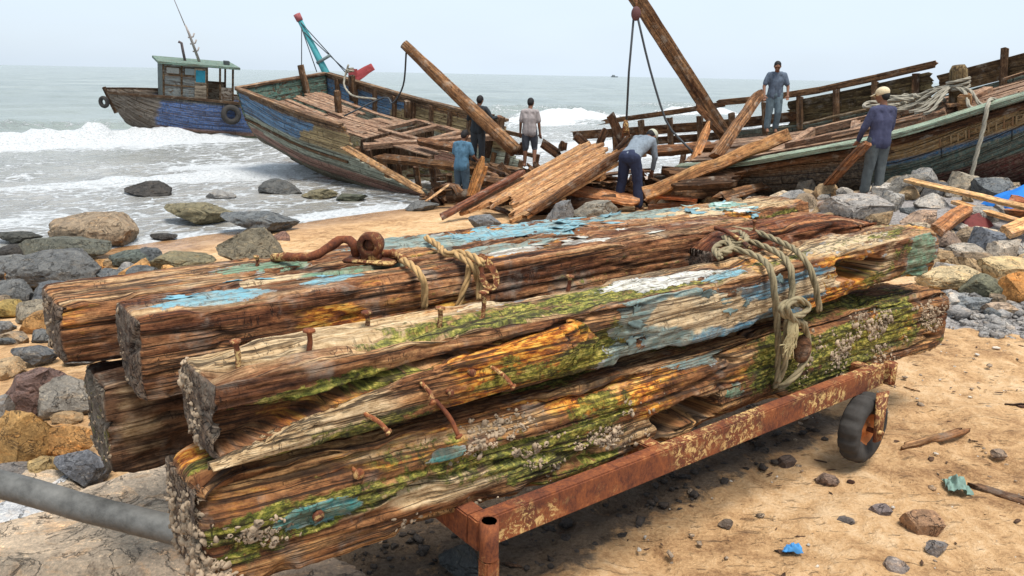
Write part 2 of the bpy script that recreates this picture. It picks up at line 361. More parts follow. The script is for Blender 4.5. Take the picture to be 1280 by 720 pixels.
def rock_mat():
    n = NT('beach_rock'); t = n.n('ShaderNodeTexCoord').outputs['Object']; oi = n.n('ShaderNodeObjectInfo')
    off = n.n('ShaderNodeVectorMath', operation='SCALE'); n.L(oi.outputs['Random'], off.inputs['Scale']); off.inputs[0].default_value = (31, 17, 23)
    v = n.n('ShaderNodeVectorMath', operation='ADD'); n.L(n.n('ShaderNodeNewGeometry').outputs['Position'], v.inputs[0]); n.L(off.outputs[0], v.inputs[1]); v = v.outputs[0]
    a = n.noise(v, 6.5, 8, .7, .4); b = n.noise(v, 60, 6, .75); st = n.noise(n.vmul(v, (1, 1.4, 5)), 5.5, 6, .65, .6)
    k = n.ramp(n.mth('ADD', n.mth('MULTIPLY', a, .5), n.mth('MULTIPLY', b, .5)), [(.34, (.32, .31, .31)), (.48, (.85, .85, .85)), (.56, (1.15, 1.12, 1.08)), (.68, (1.8, 1.72, 1.6))])
    c = n.mix(1, oi.outputs['Color'], k, 'MULTIPLY')
    c = n.mix(n.mr(st, .52, .68, 0, .45), c, n.mix(1, c, (1.5, 1.15, .8), 'MULTIPLY'))
    c = n.mix(n.mr(n.noise(v, 15, 7, .8), .56, .66, 0, .6), c, n.mix(1, c, (1.9, 1.8, 1.6), 'MULTIPLY'))
    cr = n.mth('ABSOLUTE', n.mth('SUBTRACT', n.noise(v, 4.2, 5, .6, .8), .5)); cr = n.mr(cr, .0, .012, 1, 0)
    c = n.mix(n.mth('MULTIPLY', cr, .4), c, (.05, .045, .04))
    wet = n.attr('wet')
    h = n.mth('SUBTRACT', n.mth('ADD', n.mth('MULTIPLY', a, .9), n.mth('MULTIPLY', b, .35)), n.mth('MULTIPLY', cr, .5))
    return n.fin(c, .85, n.bump(h, 1., .045), spec=.25)
M_ROCK = rock_mat()

def sand_mat():
    n = NT('sand'); p = n.n('ShaderNodeNewGeometry').outputs['Position']
    a = n.noise(p, .9, 6, .62, .3); b = n.noise(p, 6, 6, .7, .3); c = n.noise(p, 55, 5, .7); d = n.noise(p, 260, 3, .7)
    k = n.mth('ADD', n.mth('MULTIPLY', a, .3), n.mth('ADD', n.mth('MULTIPLY', b, .45), n.mth('MULTIPLY', c, .25)))
    col = n.ramp(k, [(.34, (.15, .075, .034)), (.43, (.38, .21, .093)), (.51, (.60, .365, .175)), (.61, (.75, .52, .30))])
    # dark specks: shell and wood crumbs, and wind streaks
    sp = n.mr(n.noise(p, 34, 5, .8, .5), .635, .69); col = n.mix(n.mth('MULTIPLY', sp, .75), col, (.09, .05, .03))
    st = n.mr(n.noise(n.vmul(p, (3.2, 14, 3)), 2.2, 5, .65, .8), .60, .68); col = n.mix(n.mth('MULTIPLY', st, .5), col, (.17, .10, .055))
    sh = n.mr(n.vor(p, 42), .0, .10, 1, 0); sh = n.mth('MULTIPLY', sh, n.mr(n.noise(p, 3.3, 3), .50, .60)); col = n.mix(n.mth('MULTIPLY', sh, .7), col, (.62, .55, .46))
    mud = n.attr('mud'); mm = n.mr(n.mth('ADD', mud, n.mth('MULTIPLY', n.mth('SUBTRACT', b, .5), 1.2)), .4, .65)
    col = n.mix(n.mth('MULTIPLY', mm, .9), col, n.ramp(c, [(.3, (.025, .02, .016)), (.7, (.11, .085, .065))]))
    gr = n.attr('gravel'); gm = n.mr(n.mth('ADD', gr, n.mth('MULTIPLY', n.mth('SUBTRACT', b, .5), .8)), .4, .6)
    col = n.mix(gm, col, n.ramp(n.noise(p, 30, 6, .8), [(.3, (.10, .09, .085)), (.5, (.32, .29, .27)), (.7, (.55, .51, .48))]))
    wet = n.attr('wet'); col = n.mix(n.mth('MULTIPLY', wet, .75), col, n.mix(1, col, (.50, .44, .42), 'MULTIPLY'))
    h = n.mth('ADD', n.mth('MULTIPLY', b, .9), n.mth('ADD', n.mth('MULTIPLY', c, .45), n.mth('MULTIPLY', d, .12)))
    h = n.mth('ADD', h, n.mth('MULTIPLY', sp, .3)); h = n.mth('SUBTRACT', h, n.mth('MULTIPLY', st, .3))
    dry = n.mth('SUBTRACT', 1., wet); h = n.mth('MULTIPLY', h, n.mth('ADD', n.mth('MULTIPLY', dry, .85), .15))
    return n.fin(col, n.mth('SUBTRACT', .93, n.mth('MULTIPLY', wet, .68)), n.bump(h, .9, .055), spec=.3)
M_SAND = sand_mat()

def sea_mat():
    n = NT('sea_water'); p = n.n('ShaderNodeNewGeometry').outputs['Position']
    sh = n.attr('shallow'); fo = n.attr('foam')
    deep = n.ramp(n.noise(p, .06, 4), [(.35, (.17, .20, .18)), (.65, (.25, .28, .25))])
    shal = n.ramp(n.noise(p, .35, 4), [(.35, (.23, .215, .185)), (.65, (.36, .335, .295))])
    col = n.mix(sh, deep, shal)
    ls = n.attr('ls', 'Vector'); f1 = n.noise(n.vmul(ls, (.8, 2.2, 1)), 1.7, 8, .7, .9); wv = n.n('ShaderNodeVectorMath', operation='ADD'); n.L(n.vmul(ls, (1, 1.7, 1)), wv.inputs[0]); nc = n.n('ShaderNodeTexNoise'); n.L(ls, nc.inputs['Vector']); nc.inputs['Scale'].default_value = 1.3; nc.inputs['Detail'].default_value = 4; n.L(nc.outputs['Color'], wv.inputs[1]); f2 = n.vor(wv.outputs[0], 1.6, 'DISTANCE_TO_EDGE'); f3 = n.noise(n.vmul(ls, (.35, 1.2, 1)), .9, 5, .62, .6)
    f4 = n.noise(p, 14, 5, .7, .5)
    lace = n.mr(f2, .0, .16, .26, 0)
    ft = n.mth('ADD', n.mth('ADD', n.mth('MULTIPLY', n.mth('SUBTRACT', f1, .5), 1.1), n.mth('MULTIPLY', n.mth('SUBTRACT', f3, .5), .9)), n.mth('ADD', lace, n.mth('MULTIPLY', n.mth('SUBTRACT', f4, .5), .35)))
    fm = n.mr(n.mth('ADD', fo, ft), .46, .72)
    fm = n.mth('MULTIPLY', fm, n.mr(fo, .04, .2))
    col = n.mix(fm, col, n.ramp(f4, [(.36, (.50, .52, .51)), (.58, (.86, .87, .87))]))
    h = n.mth('ADD', n.mth('MULTIPLY', n.noise(n.vmul(p, (1.2, 1.2, 1)), 1.6, 6, .6, .5), 1.), n.mth('MULTIPLY', n.mth('MULTIPLY', fm, f4), .9))
    bm = n.n('ShaderNodeBump'); n.L(h, bm.inputs['Height']); bm.inputs['Strength'].default_value = .8; bm.inputs['Distance'].default_value = .30
    rough = n.mth('ADD', .22, n.mth('MULTIPLY', fm, .6))
    return n.fin(col, rough, bm.outputs[0], spec=.45)
M_SEA = sea_mat()

# ------------------------------------------------------------------ terrain and sea
def polar(r0, r1, nr, a0, a1, na):
    r = np.geomspace(r0, r1, nr); a = np.linspace(R(a0), R(a1), na)
    rr, aa = np.meshgrid(r, a, indexing='ij'); X = rr * np.sin(aa); Y = rr * np.cos(aa)
    i = np.arange(nr - 1)[:, None] * na + np.arange(na - 1)[None]; f = np.stack([i, i + na, i + na + 1, i + 1], -1).reshape(-1, 4)
    return X.ravel(), Y.ravel(), f[:, ::-1]
X, Y, F = polar(.9, 90, 620, -78, 78, 620)
s = shore(X, Y); P = np.stack([X, Y, 0 * X], -1)
dry = sst(.2, -2.2, s + .5 * fbm(P * .6, 3, 9))
Z = terr(X, Y) + dry * (.030 * fbm(P * 2.6, 4, 21) + .020 * fbm(P * 8, 4, 22) + .022 * np.maximum(0, fbm(P * 4.1, 3, 25) - .15)) + .006 * fbm(P * 30, 2, 27) * dry
fpd = fbm(P * 3.0, 2, 31); Z -= .03 * sst(.32, .55, fpd) * dry * (Y > 2)
uu = X * U[0] + Y * U[1]; vv = X * V[0] + Y * V[1]
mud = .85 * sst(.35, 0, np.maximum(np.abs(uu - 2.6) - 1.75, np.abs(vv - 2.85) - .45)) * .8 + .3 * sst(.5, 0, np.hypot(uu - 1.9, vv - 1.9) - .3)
Z += .03 * mud * fbm(P * 11, 3, 41)
gravel = sst(.5, 0, np.hypot((X - 5.2) / 1.3, (Y - 6.9) / .55) - 1.) + .8 * sst(.6, 0, np.hypot((X - 8) / 3, (Y - 11) / 2.6) - 1)
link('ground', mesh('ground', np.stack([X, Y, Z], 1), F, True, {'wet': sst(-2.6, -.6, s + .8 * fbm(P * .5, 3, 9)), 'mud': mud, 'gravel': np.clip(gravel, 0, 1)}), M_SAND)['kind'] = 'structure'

SEA = -.9
X, Y, F = polar(7.5, 9000, 560, -80, 80, 720)
s = shore(X, Y); l = X * .68 + Y * .73; P = np.stack([X, Y, 0 * X], -1); rr = np.hypot(X, Y)
keep = (s[F].max(1) > -2.2)
fade = sst(700, 60, rr); n1 = fbm(np.stack([l * .09, s * .05, 0 * l], -1), 3, 51); n2 = fbm(np.stack([l * .3, s * .3, 0 * l], -1), 3, 52)
Z = np.full_like(X, SEA)
Z += fade * (.11 * np.sin(s * .62 + 2.2 * n1 * 2 + .3 * n2) * sst(4, 22, s) + .09 * n2 * sst(0, 12, s) + .05 * fbm(P * .9, 3, 53) * sst(0, 6, s) + .045 * fbm(P * 2.6, 3, 54) * sst(1, 8, s) * sst(90, 40, rr))
foam = .19 * sst(28, 17, s) + .20 * sst(22, 5, s) + .02
for s0, amp, wd, st_ in ((21.5, .75, 2.2, .85), (13., .28, 1.5, .62), (8.3, .18, 1.1, .6), (31, .45, 2.4, .32), (3.8, .08, .8, .45)):
    sc = s - s0 - 2.4 * n1 * (s0 / 14) - .5 * n2; m = sst(-.5, .25, fbm(np.stack([l * .11 + s0, 0 * l, 0 * l + s0], -1), 2, 60)); m = np.maximum(m, (np.exp(-((l - 12) / 6) ** 2) + np.exp(-((l - 41) / 7) ** 2)) * 1.15 * (s0 == 21.5))
    Z += amp * m * np.where(sc > 0, np.exp(-(sc / wd) ** 2), np.exp(-(sc / (wd * .4)) ** 2)) * (.8 + .55 * fbm(P * 1.3, 4, 61))
    foam += st_ * m * np.exp(-np.where(sc > 0, (sc / (wd * .5)) ** 2, (sc / (wd * 1.2)) ** 2))
foam += .5 * np.exp(-((s - .2 - .7 * fbm(P * .5, 3, 70)) / .35) ** 2)       # swash edge
foam += .10 * sst(.25, .5, fbm(P * .05, 3, 66)) * sst(200, 50, s) * sst(10, 30, s)
for cx, cy, cr in ((-7.6, 23.6, 1.3), (-14.5, 31.5, 3.2), (-9.5, 24.6, 1.2)): foam += .45 * np.exp(-(((X - cx) ** 2 + (Y - cy) ** 2) / cr ** 2))
foam *= sst(-1.8, .1, s)
sea = link('sea', mesh('sea', np.stack([X, Y, Z], 1), F[keep], True, {'foam': np.clip(foam, 0, 1.3), 'shallow': sst(28, 3, s + 4 * n1), 'ls': np.stack([l, s, 0 * l], -1)}), M_SEA); sea['kind'] = 'structure'

# ------------------------------------------------------------------ rocks
RK = []
for i in range(12):
    b = bmesh.new(); bmesh.ops.create_icosphere(b, subdivisions=5, radius=1); b.verts.index_update()
    v = np.array([x.co[:] for x in b.verts]); f = np.array([[q.index for q in p.verts] for p in b.faces]); b.free()
    r_ = np.random.default_rng(100 + i); d = v.copy()
    d *= (1 + .28 * fbm(v * .9 + i * 7, 2, i))[:, None]
    for k in range(15 if i % 3 else 7):
        nn = nrm(r_.normal(size=3)); dd = r_.uniform(.48, .76) if i % 3 else r_.uniform(.66, .85); ex = np.maximum(0, d @ nn - dd - .03 * vn(v * 2.5 + k, k)); d -= nn * (ex * .96)[:, None]
    d *= (1 + .07 * fbm(v * 3.3 + i, 4, i + 9) + .03 * fbm(v * 11 + i, 4, i + 19) - .05 * np.exp(-(fbm(v * 1.6 + i * 3, 2, i + 29) / .03) ** 2))[:, None]
    d -= (d.max(0) + d.min(0)) / 2; d /= (d.max(0) - d.min(0)) / 2
    me = mesh('rock', d, f); me.set_sharp_from_angle(angle=R(17)); me.materials.append(M_ROCK); RK.append(me)
LAB = {}
def rock(c, dims, rz, col, label, group=None, vi=None, tilt=0, name='rock', cat='rock'):
    o = bpy.data.objects.new(name, RK[(vi if vi is not None else random.randrange(12))]); COL.objects.link(o)
    o.location = tuple(c); o.scale = tuple(x / 2 for x in dims); o.rotation_euler = (tilt, tilt * .6, rz); o.color = tuple(col) + (1,)
    tag(o, label, cat, group); return o
def rock_px(cx, by, wp, hp, col, label, vi=None, dz=.22, dep=.75, rz=None):
    p = ong(cx, by)
    if p[2] < SEA: p = gnd(cx, by, SEA)
    k = math.hypot(p[0], p[1], p[2] - CH) / FPX * 1.0
    W = wp * k; Hh = hp * k * 1.12; D = W * dep
    q = p + nrm([p[0], p[1], 0]) * D * .45
    return rock((q[0], q[1], p[2] + Hh * (.5 - dz)), (W, D, Hh * 1.08), (rz if rz is not None else random.uniform(-.25, .25)), col, label, 'boulders on the beach', vi)
SL = (.14, .14, .135); SLB = (.13, .138, .14); OL = (.19, .165, .10); BR = (.28, .21, .14); DK = (.055, .05, .045)
TAN = (.36, .25, .14); ORG = (.50, .27, .10); CRM = (.48, .39, .28); GRY = (.26, .25, .235); PALE = (.44, .40, .35); RED = (.22, .13, .10)
for a in [
 (188, 246, 64, 17, DK, 'dark pointed rock alone in the foaming surf'), (277, 250, 36, 11, GRY, 'low pale grey rock barely above the surf'),
 (247, 282, 84, 27, OL, 'olive brown rock standing in shallow wash water'), (125, 309, 114, 38, BR, 'large brown rock with black left end at the water edge'),
 (322, 293, 97, 27, SLB, 'long smooth slate rock lying on the wet sand'), (206, 301, 32, 8, DK, 'small flat wet rock in the wash'),
 (88, 331, 98, 30, (.12, .12, .095), 'long grey green boulder behind the big slate one'), (22, 305, 48, 13, (.07, .07, .06), 'low dark rock at the left edge in the wash'),
 (20, 326, 38, 18, DK, 'small black wet rock at the left edge'), (18, 350, 62, 24, SL, 'slate boulder cut by the left edge'),
 (75, 364, 112, 44, SL, 'biggest cracked slate boulder on the left'), (165, 335, 47, 20, (.10, .115, .10), 'small greenish rock right of the slate boulders'),
 (143, 358, 50, 20, SLB, 'rounded slate rock touching the sand'), (228, 337, 78, 19, OL, 'long low olive rock behind the timbers'),
 (317, 331, 92, 42, (.17, .145, .10), 'tall ridged brown boulder behind the timber stack'), (353, 301, 24, 11, RED, 'small reddish rock beside the slate rock'),
 (15, 385, 58, 30, SL, 'slate boulder below the biggest slate boulder'), (72, 382, 74, 21, (.12, .125, .13), 'flat grey rock under the biggest slate boulder'),
 (14, 398, 40, 20, (.34, .24, .08), 'ochre rock at the left edge'), (47, 404, 52, 22, (.26, .22, .16), 'tan and grey banded rock on the sand'),
 (7, 416, 22, 11, SL, 'little slate stone at the left edge above the sand'), (14, 431, 36, 11, SLB, 'thin dark slab on the sand at the left edge'),
 (52, 430, 26, 15, SL, 'small dark stone beside the timber ends'), (44, 459, 48, 23, (.13, .13, .13), 'grey stone on sand left of the timber ends'),
 (45, 520, 78, 52, (.19, .12, .10), 'big reddish brown rock below the left timber end'), (2, 540, 34, 44, GRY, 'grey rock cut by the left frame edge'),
 (82, 527, 74, 44, (.24, .215, .18), 'pale grey ridged rock left of the lowest timber'), (34, 592, 66, 72, (.46, .27, .10), 'rounded orange brown boulder above the steel pipe'),
 (86, 580, 60, 46, ORG, 'bright orange rock beside the round orange boulder'), (106, 614, 58, 46, (.17, .175, .19), 'blue grey stone just above the steel pipe'),
 (52, 608, 52, 30, (.42, .30, .14), 'lumpy yellow rock in front of the orange boulder'), (18, 612, 56, 22, (.19, .17, .155), 'flat grey brown rock on the pipe at left'),
 (86, 534, 34, 16, TAN, 'small tan stone above the orange rocks'), (352, 244, 54, 19, (.10, .10, .095), 'grey rock in the wash below the left wreck'),
 (398, 249, 46, 12, OL, 'mossy flat rock under the left wreck bottom'), (440, 252, 40, 9, (.08, .085, .06), 'low mossy rock ridge beside the left wreck'),
 (527, 264, 44, 10, SL, 'dark flat stone in the runoff near the man in blue'), (605, 290, 42, 23, (.17, .175, .18), 'grey boulder on sand in front of the plank slab'),
 (700, 279, 36, 31, (.18, .18, .18), 'upright grey rock left of the bending man'), (742, 275, 62, 25, (.24, .22, .18), 'long tan grey rock beside the bending man'),
 (990, 262, 38, 24, GRY, 'grey rock left of the leaning plank foot'), (1006, 246, 26, 22, (.15, .14, .12), 'brown grey rock under the right hull behind the plank'),
 (1066, 277, 78, 31, (.34, .31, .28), 'wide pale boulder at the feet of the man in the cap'), (1112, 266, 32, 27, (.33, .31, .28), 'squared pale block right of the wide pale boulder'),
 (1140, 247, 56, 27, (.20, .185, .16), 'grey brown boulder leaning on the right hull'), (1201, 247, 40, 30, (.34, .29, .22), 'squared tan block against the right hull'),
 (1168, 248, 34, 22, (.13, .13, .13), 'dark stone between two boulders at the right hull'), (1200, 331, 44, 23, (.38, .33, .27), 'pale pinkish rock right of the timber ends'),
 (1229, 328, 46, 40, (.16, .17, .19), 'blue grey angular boulder among pale ones'), (1250, 333, 32, 32, (.46, .39, .31), 'cream rounded rock beside the blue grey boulder'),
 (1184, 364, 72, 27, (.55, .42, .24), 'wide yellow cream slab rock beside the timber ends'), (1229, 374, 52, 28, (.17, .165, .11), 'olive grey wedge rock before the cream slab'),
 (1253, 353, 62, 26, (.58, .43, .23), 'yellow cream rock behind the olive wedge'), (1272, 380, 42, 34, (.50, .23, .07), 'orange rock at the right frame edge'),
 (1190, 382, 30, 15, (.27, .27, .26), 'small grey stone under the cream slab'), (1214, 389, 36, 16, (.24, .25, .25), 'smooth grey stone in front of the olive wedge'),
 (1247, 395, 34, 13, (.38, .28, .20), 'flat tan stone above the grey shingle'), (1180, 310, 42, 22, (.28, .20, .15), 'brown rock just past the timber ends'),
 (1222, 285, 40, 24, (.33, .30, .26), 'grey white rock under the yellow plank'), (1150, 284, 44, 20, (.40, .28, .20), 'rusty tan rock behind the timber ends'),
 (1040, 266, 34, 14, (.26, .17, .12), 'reddish flat stone below the leaning plank'), (1160, 262, 40, 18, PALE, 'pale stone below the hanging bow rope'),
 (575, 722, 56, 34, (.07, .075, .075), 'dark wet rock under the cart corner'), (1275, 165, 30, 20, (.26, .22, .17), 'tan rock beneath the raised bow')]:
    rock_px(*a)
NAMES = [('grey', GRY), ('slate', SLB), ('pale', PALE), ('tan', TAN), ('cream', CRM), ('brown', BR), ('pale', PALE), ('tan', TAN)]
def scatter(n_, fx, fy, sz, pal, where, group, cnt, seed, ok=None):
    r_ = random.Random(seed); k = 0; tries = 0
    while k < cnt and tries < 6000:
        tries += 1; x = r_.uniform(*fx); y = r_.uniform(*fy)
        if ok and not ok(x, y): continue
        w_ = r_.uniform(*sz) * (1 if r_.random() > .25 else 1.5); nm, c = r_.choice(pal); j = r_.uniform(.75, 1.25); hgt = w_ * r_.uniform(.45, .8)
        size = 'small' if w_ < (sz[0] + sz[1]) / 2 else 'larger'; shp = 'flat' if hgt < w_ * .58 else 'rounded'
        rock((x, y, terr1(x, y) + hgt * .22), (w_, w_ * r_.uniform(.6, 1), hgt), r_.uniform(0, 6.28), [q * j for q in c], '%s %s %s stone %s' % (size, shp, nm, where), group, tilt=r_.uniform(-.3, .3), name='stone', cat='stone'); k += 1
cart = lambda x, y: (.2 < x * U[0] + y * U[1] < 5.6 and 1.9 < x * V[0] + y * V[1] < 3.9)
scatter(0, (3.4, 10.5), (8.0, 14.2), (.16, .42), NAMES, 'in the rubble between right hull and timbers', 'rubble stones by the right hull', 175, 3,
        lambda x, y: not cart(x, y) and x > 2.6 + (14 - y) * .28 and y < 15.6 - .36 * x + .9 and y > 6.7 and shore(x, y) < -6)
scatter(0, (3.8, 8), (6.6, 9), (.10, .24), NAMES, 'among the rocks above the grey shingle', 'small stones above the shingle', 42, 4, lambda x, y: not cart(x, y) and y > 7.0 - .1 * x and x > y * .55)
scatter(0, (-9.5, -1.9), (3.4, 11.5), (.10, .36), NAMES[:2] + [('brown', BR), ('tan', TAN), ('grey', GRY), ('orange', ORG)], 'on the sand left of the timbers', 'stones left of the timbers', 120, 5, lambda x, y: not cart(x, y) and -7.5 < shore(x, y) < -.3 and x < -.42 * y)
scatter(0, (1.5, 5.2), (12.5, 15.5), (.15, .4), NAMES[:1] + NAMES[5:], 'in front of the right wreck pile', 'stones before the wreck pile', 16, 6, lambda x, y: x > 2.8)
# pale flat sandstone ledge at the lower left
for i, (px, py, a, b_, h, c, lb) in enumerate([(95, 690, 1.35, .8, .17, (.62, .48, .34), 'broad pale sandstone ledge under the steel pipe'), (165, 625, .95, .5, .2, (.60, .47, .34), 'pale sandstone slab behind the pipe below the lowest timber'),
        (8, 655, .8, .45, .12, (.60, .60, .60), 'flat whitish slab at the left under the pipe'), (215, 718, .9, .55, .13, (.58, .44, .31), 'low sandstone slab before the barnacled timber end'), (60, 625, .7, .4, .15, (.56, .45, .33), 'sandstone slab behind the pipe at the left'), (350, 735, .7, .4, .08, (.30, .23, .17), 'dull sandstone slab in the shade of the lowest timber')]):
    p = ong(px, py); rock((p[0], p[1], p[2] + .01), (a, b_, h), .3 + i * .6, c, lb, 'pale sandstone ledges', vi=[1, 4, 7, 2, 5, 8][i], name='rock_slab', cat='rock')
# loose pebbles and crumbs: uncountable
def crumbs(name, pts, size, col, label, cat, flat=.5, el=1.):
    b = bmesh.new(); bmesh.ops.create_icosphere(b, subdivisions=1, radius=1); b.verts.index_update(); v0 = np.array([x.co[:] for x in b.verts]); f0 = np.array([[q.index for q in p.verts] for p in b.faces]); b.free()
    vs = []; fs = []
    for i, (x, y, k) in enumerate(pts):
        sz = size * rng.lognormal(0, .45) * k; a = rng.uniform(0, 6.28); c, s_ = math.cos(a), math.sin(a)
        v = v0 * (1 + .25 * rng.normal(size=(len(v0), 1))) * (sz * el, sz * rng.uniform(.5, 1), sz * flat); v = v @ np.array([[c, s_, 0], [-s_, c, 0], [0, 0, 1]])
        vs.append(v + (x, y, terr1(x, y) + sz * flat * .4)); fs.append(f0 + i * len(v0))
    o = link(name, mesh(name, np.concatenate(vs), np.concatenate(fs), False), M_ROCK, None, col); tag(o, label, cat, None, 'stuff'); return o
def rp_(n_, fx, fy, ok=lambda x, y: True):
    o = []
    while len(o) < n_:
        x, y = rng.uniform(*fx), rng.uniform(*fy)
        if ok(x, y): o.append((x, y, 1 if rng.random() > .06 else 2.))
    return o
crumbs('shingle', rp_(1500, (3.9, 6.6), (6.2, 7.7)), .028, (.33, .31, .29), 'grey shingle spread between the rocks and the sand', 'shingle')
crumbs('pebbles', rp_(420, (-1.2, 5), (1.9, 7), lambda x, y: x > -.5 or y < 3), .010, (.42, .32, .23), 'brown grit scattered over the foreground sand', 'grit')
crumbs('shell_bits', rp_(420, (-1.5, 5), (1.9, 7)), .008, (.75, .68, .58), 'pale broken shell bits on the sand', 'shell')
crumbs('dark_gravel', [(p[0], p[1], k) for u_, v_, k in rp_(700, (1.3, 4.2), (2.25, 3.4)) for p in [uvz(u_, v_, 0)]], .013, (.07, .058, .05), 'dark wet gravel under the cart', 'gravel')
crumbs('wood_chips', rp_(620, (-.6, 5), (1.9, 7.2)), .009, (.13, .07, .04), 'dark wood chips trodden into the sand', 'wood chips', .22, 2.2)

# ------------------------------------------------------------------ the salvaged timbers
def lattice(L, W, H, r):
    nx, ny, nz_ = max(2, int(L / r)), max(2, int(W / r)), max(2, int(H / r)); vs = []; fs = []; n = 0
    def face(a, b, fn):
        nonlocal n
        A_, B_ = np.meshgrid(np.linspace(0, 1, a + 1), np.linspace(0, 1, b + 1), indexing='ij'); v = fn(A_, B_); i = n + np.arange(a)[:, None] * (b + 1) + np.arange(b)[None]
        vs.append(v.reshape(-1, 3)); fs.append(np.stack([i, i + b + 1, i + b + 2, i + 1], -1).reshape(-1, 4)); n += (a + 1) * (b + 1)
    o = np.ones_like
    face(nx, ny, lambda a, b: np.stack([a * L, b * W, o(a) * H], -1)); face(nx, ny, lambda a, b: np.stack([a * L, (1 - b) * W, 0 * a], -1))
    face(nx, nz_, lambda a, b: np.stack([a * L, 0 * a, b * H], -1)); face(nx, nz_, lambda a, b: np.stack([a * L, o(a) * W, (1 - b) * H], -1))
    face(ny, nz_, lambda a, b: np.stack([0 * a, (1 - a) * W, b * H], -1)); face(ny, nz_, lambda a, b: np.stack([o(a) * L, a * W, b * H], -1))
    v = np.concatenate(vs); f = np.concatenate(fs); key = np.round(v / (r * .05)).astype(np.int64)
    _, idx, inv = np.unique(key, axis=0, return_index=True, return_inverse=True)
    return v[idx], inv.reshape(-1)[f]
def beam(name, label, u0, u1, v0, v1, z0, z1, seed, patches=(), rough=1., tiltz=0, mat=None, res=.009, erad=.020, custom=None, color=(1, 1, 1), endwear=1, wild=(0, 0, 0, .25), group='salvaged ship timbers stacked on the cart', dark=0):
    L, W, H = u1 - u0, v1 - v0, z1 - z0; p, f = lattice(L, W, H, res)
    lo = np.array([erad] * 3); hi = np.array([L, W, H]) - erad; c = np.clip(p, lo, hi); d = p - c; nn = d / (np.linalg.norm(d, axis=1)[:, None] + 1e-9)
    q = c + nn * erad; fr = np.maximum(0, -nn[:, 1]); top = np.maximum(0, nn[:, 2]); endn = np.abs(nn[:, 0])
    g = q + seed * 2.7
    # chipped arrises
    edge = 1 - np.max(np.abs(nn), axis=1); edge = np.clip(edge * 3.4, 0, 1)
    # distance to the nearest long arris
    dy = np.minimum(p[:, 1], W - p[:, 1]); dz = np.minimum(p[:, 2], H - p[:, 2]); ar = np.exp(-((dy + dz) / .05) ** 2)
    dsp = .008 * fbm(g * (1.1, 3, 3), 3, seed)
    dsp += .0065 * rough * fbm(g * (1.6, 17, 17), 4, seed + 1) * (1 - endn * .85)
    dsp += .0045 * fbm(g * (4, 60, 60), 3, seed + 2)
    ck = np.abs(fbm(g * (.45, 10, 10), 2, seed + 3)); gate = sst(-.15, .15, fbm(g * (.9, 3, 3), 2, seed + 4))
    dsp -= .034 * rough * gate * np.exp(-(ck / .028) ** 2) * (1 - .6 * endn); ck2 = np.abs(fbm(g * (.9, 24, 24), 2, seed + 13)); dsp -= .012 * np.exp(-(ck2 / .04) ** 2) * (1 - .8 * endn)
    dsp -= .03 * rough * ar * sst(.02, .35, fbm(g * (3.2, 5, 5), 3, seed + 5))
    dsp -= .018 * rough * (1 - endn) * sst(.25, .5, fbm(g * (2.3, 9, 9), 3, seed + 6)); dsp += (1 - endn) * .006 * fbm(g * (22, 34, 34), 3, seed + 16)
    dsp -= endn * .010 * np.abs(fbm(g * (1, 7, 7), 3, seed + 7)) * endwear; rad = np.arctan2(p[:, 2] - H * .45, p[:, 1] - W * .5); dsp -= endn * .022 * np.exp(-(vn(np.stack([rad * 1.6 + seed, 0 * rad, 0 * rad], -1), 5) / .06) ** 2)
    nearend = np.exp(-np.minimum(p[:, 0], L - p[:, 0]) / .07); dsp -= .022 * endwear * nearend * ar
    pa = np.zeros(len(p)); mo = pa.copy(); ru = pa.copy(); pl = pa.copy(); pc = np.zeros((len(p), 3)) + .3; pw = np.full(len(p), 1e-3)
    sides = sst(.2, .7, 1 - endn)
    mo = wild[0] * sst(.05, .45, fbm(g * (1.4, 5, 5), 4, seed + 50)) * sides; ru = wild[1] * sst(.05, .4, fbm(g * (1.7, 5, 5) + 9, 4, seed + 51)) * sides; pl = np.maximum(wild[2] * sst(.0, .4, fbm(g * (1.1, 6, 6) + 4, 4, seed + 52)), wild[3] * sst(.3, .8, top)) * sides
    for face_, kind, cu, cw, lu, lw, st, *c_ in patches:
        if face_ == 'f': m = sst(.25, .7, fr); e2 = p[:, 2] - (cw - z0)
        elif face_ == 't': m = sst(.25, .7, top); e2 = p[:, 1] - (cw - v0)
        elif face_ == 'e': m = sst(.25, .7, endn); e2 = p[:, 2] - (cw - z0)
        else: m = 1; e2 = p[:, 2] - (cw - z0)
        e1 = (p[:, 0] - (cu - u0)) / lu; e2 = e2 / lw; wob = .8 * fbm(g * (3.5, 10, 10), 4, seed + 30 + len(c_))
        fld = st * sst(1.25, .35, np.sqrt(e1 ** 2 + e2 ** 2) + wob) * m
        if kind == 'p':
            k = sst(.38, .52, fld + .25 * fbm(g * (9, 16, 16), 4, seed + 80))[:, None]; pc = pc * (1 - k) + np.array(c_[0]) * k; pa = np.maximum(pa, fld)
        elif kind == 'm': mo = np.maximum(mo, fld)
        elif kind == 'r': ru = np.maximum(ru, fld)
        elif kind == 'w': pl = np.maximum(pl, fld)
        elif kind == 'h': dsp -= fld
        elif kind == 'x': pa = pa * (1 - np.clip(fld, 0, 1))
    dsp += .004 * sst(.35, .65, pa + .5 * fbm(g * (9, 12, 12), 3, seed + 40)) + .006 * sst(.5, .9, mo) * fbm(g * 40, 2, seed + 41)
    q = q + nn * dsp[:, None]
    if custom is not None: q = custom(q, p, nn)
    q[:, 2] += tiltz * p[:, 0] + .01 * np.sin(p[:, 0] * 1.7 + seed); q[:, 1] += .012 * np.sin(p[:, 0] * 1.3 + seed * 2)
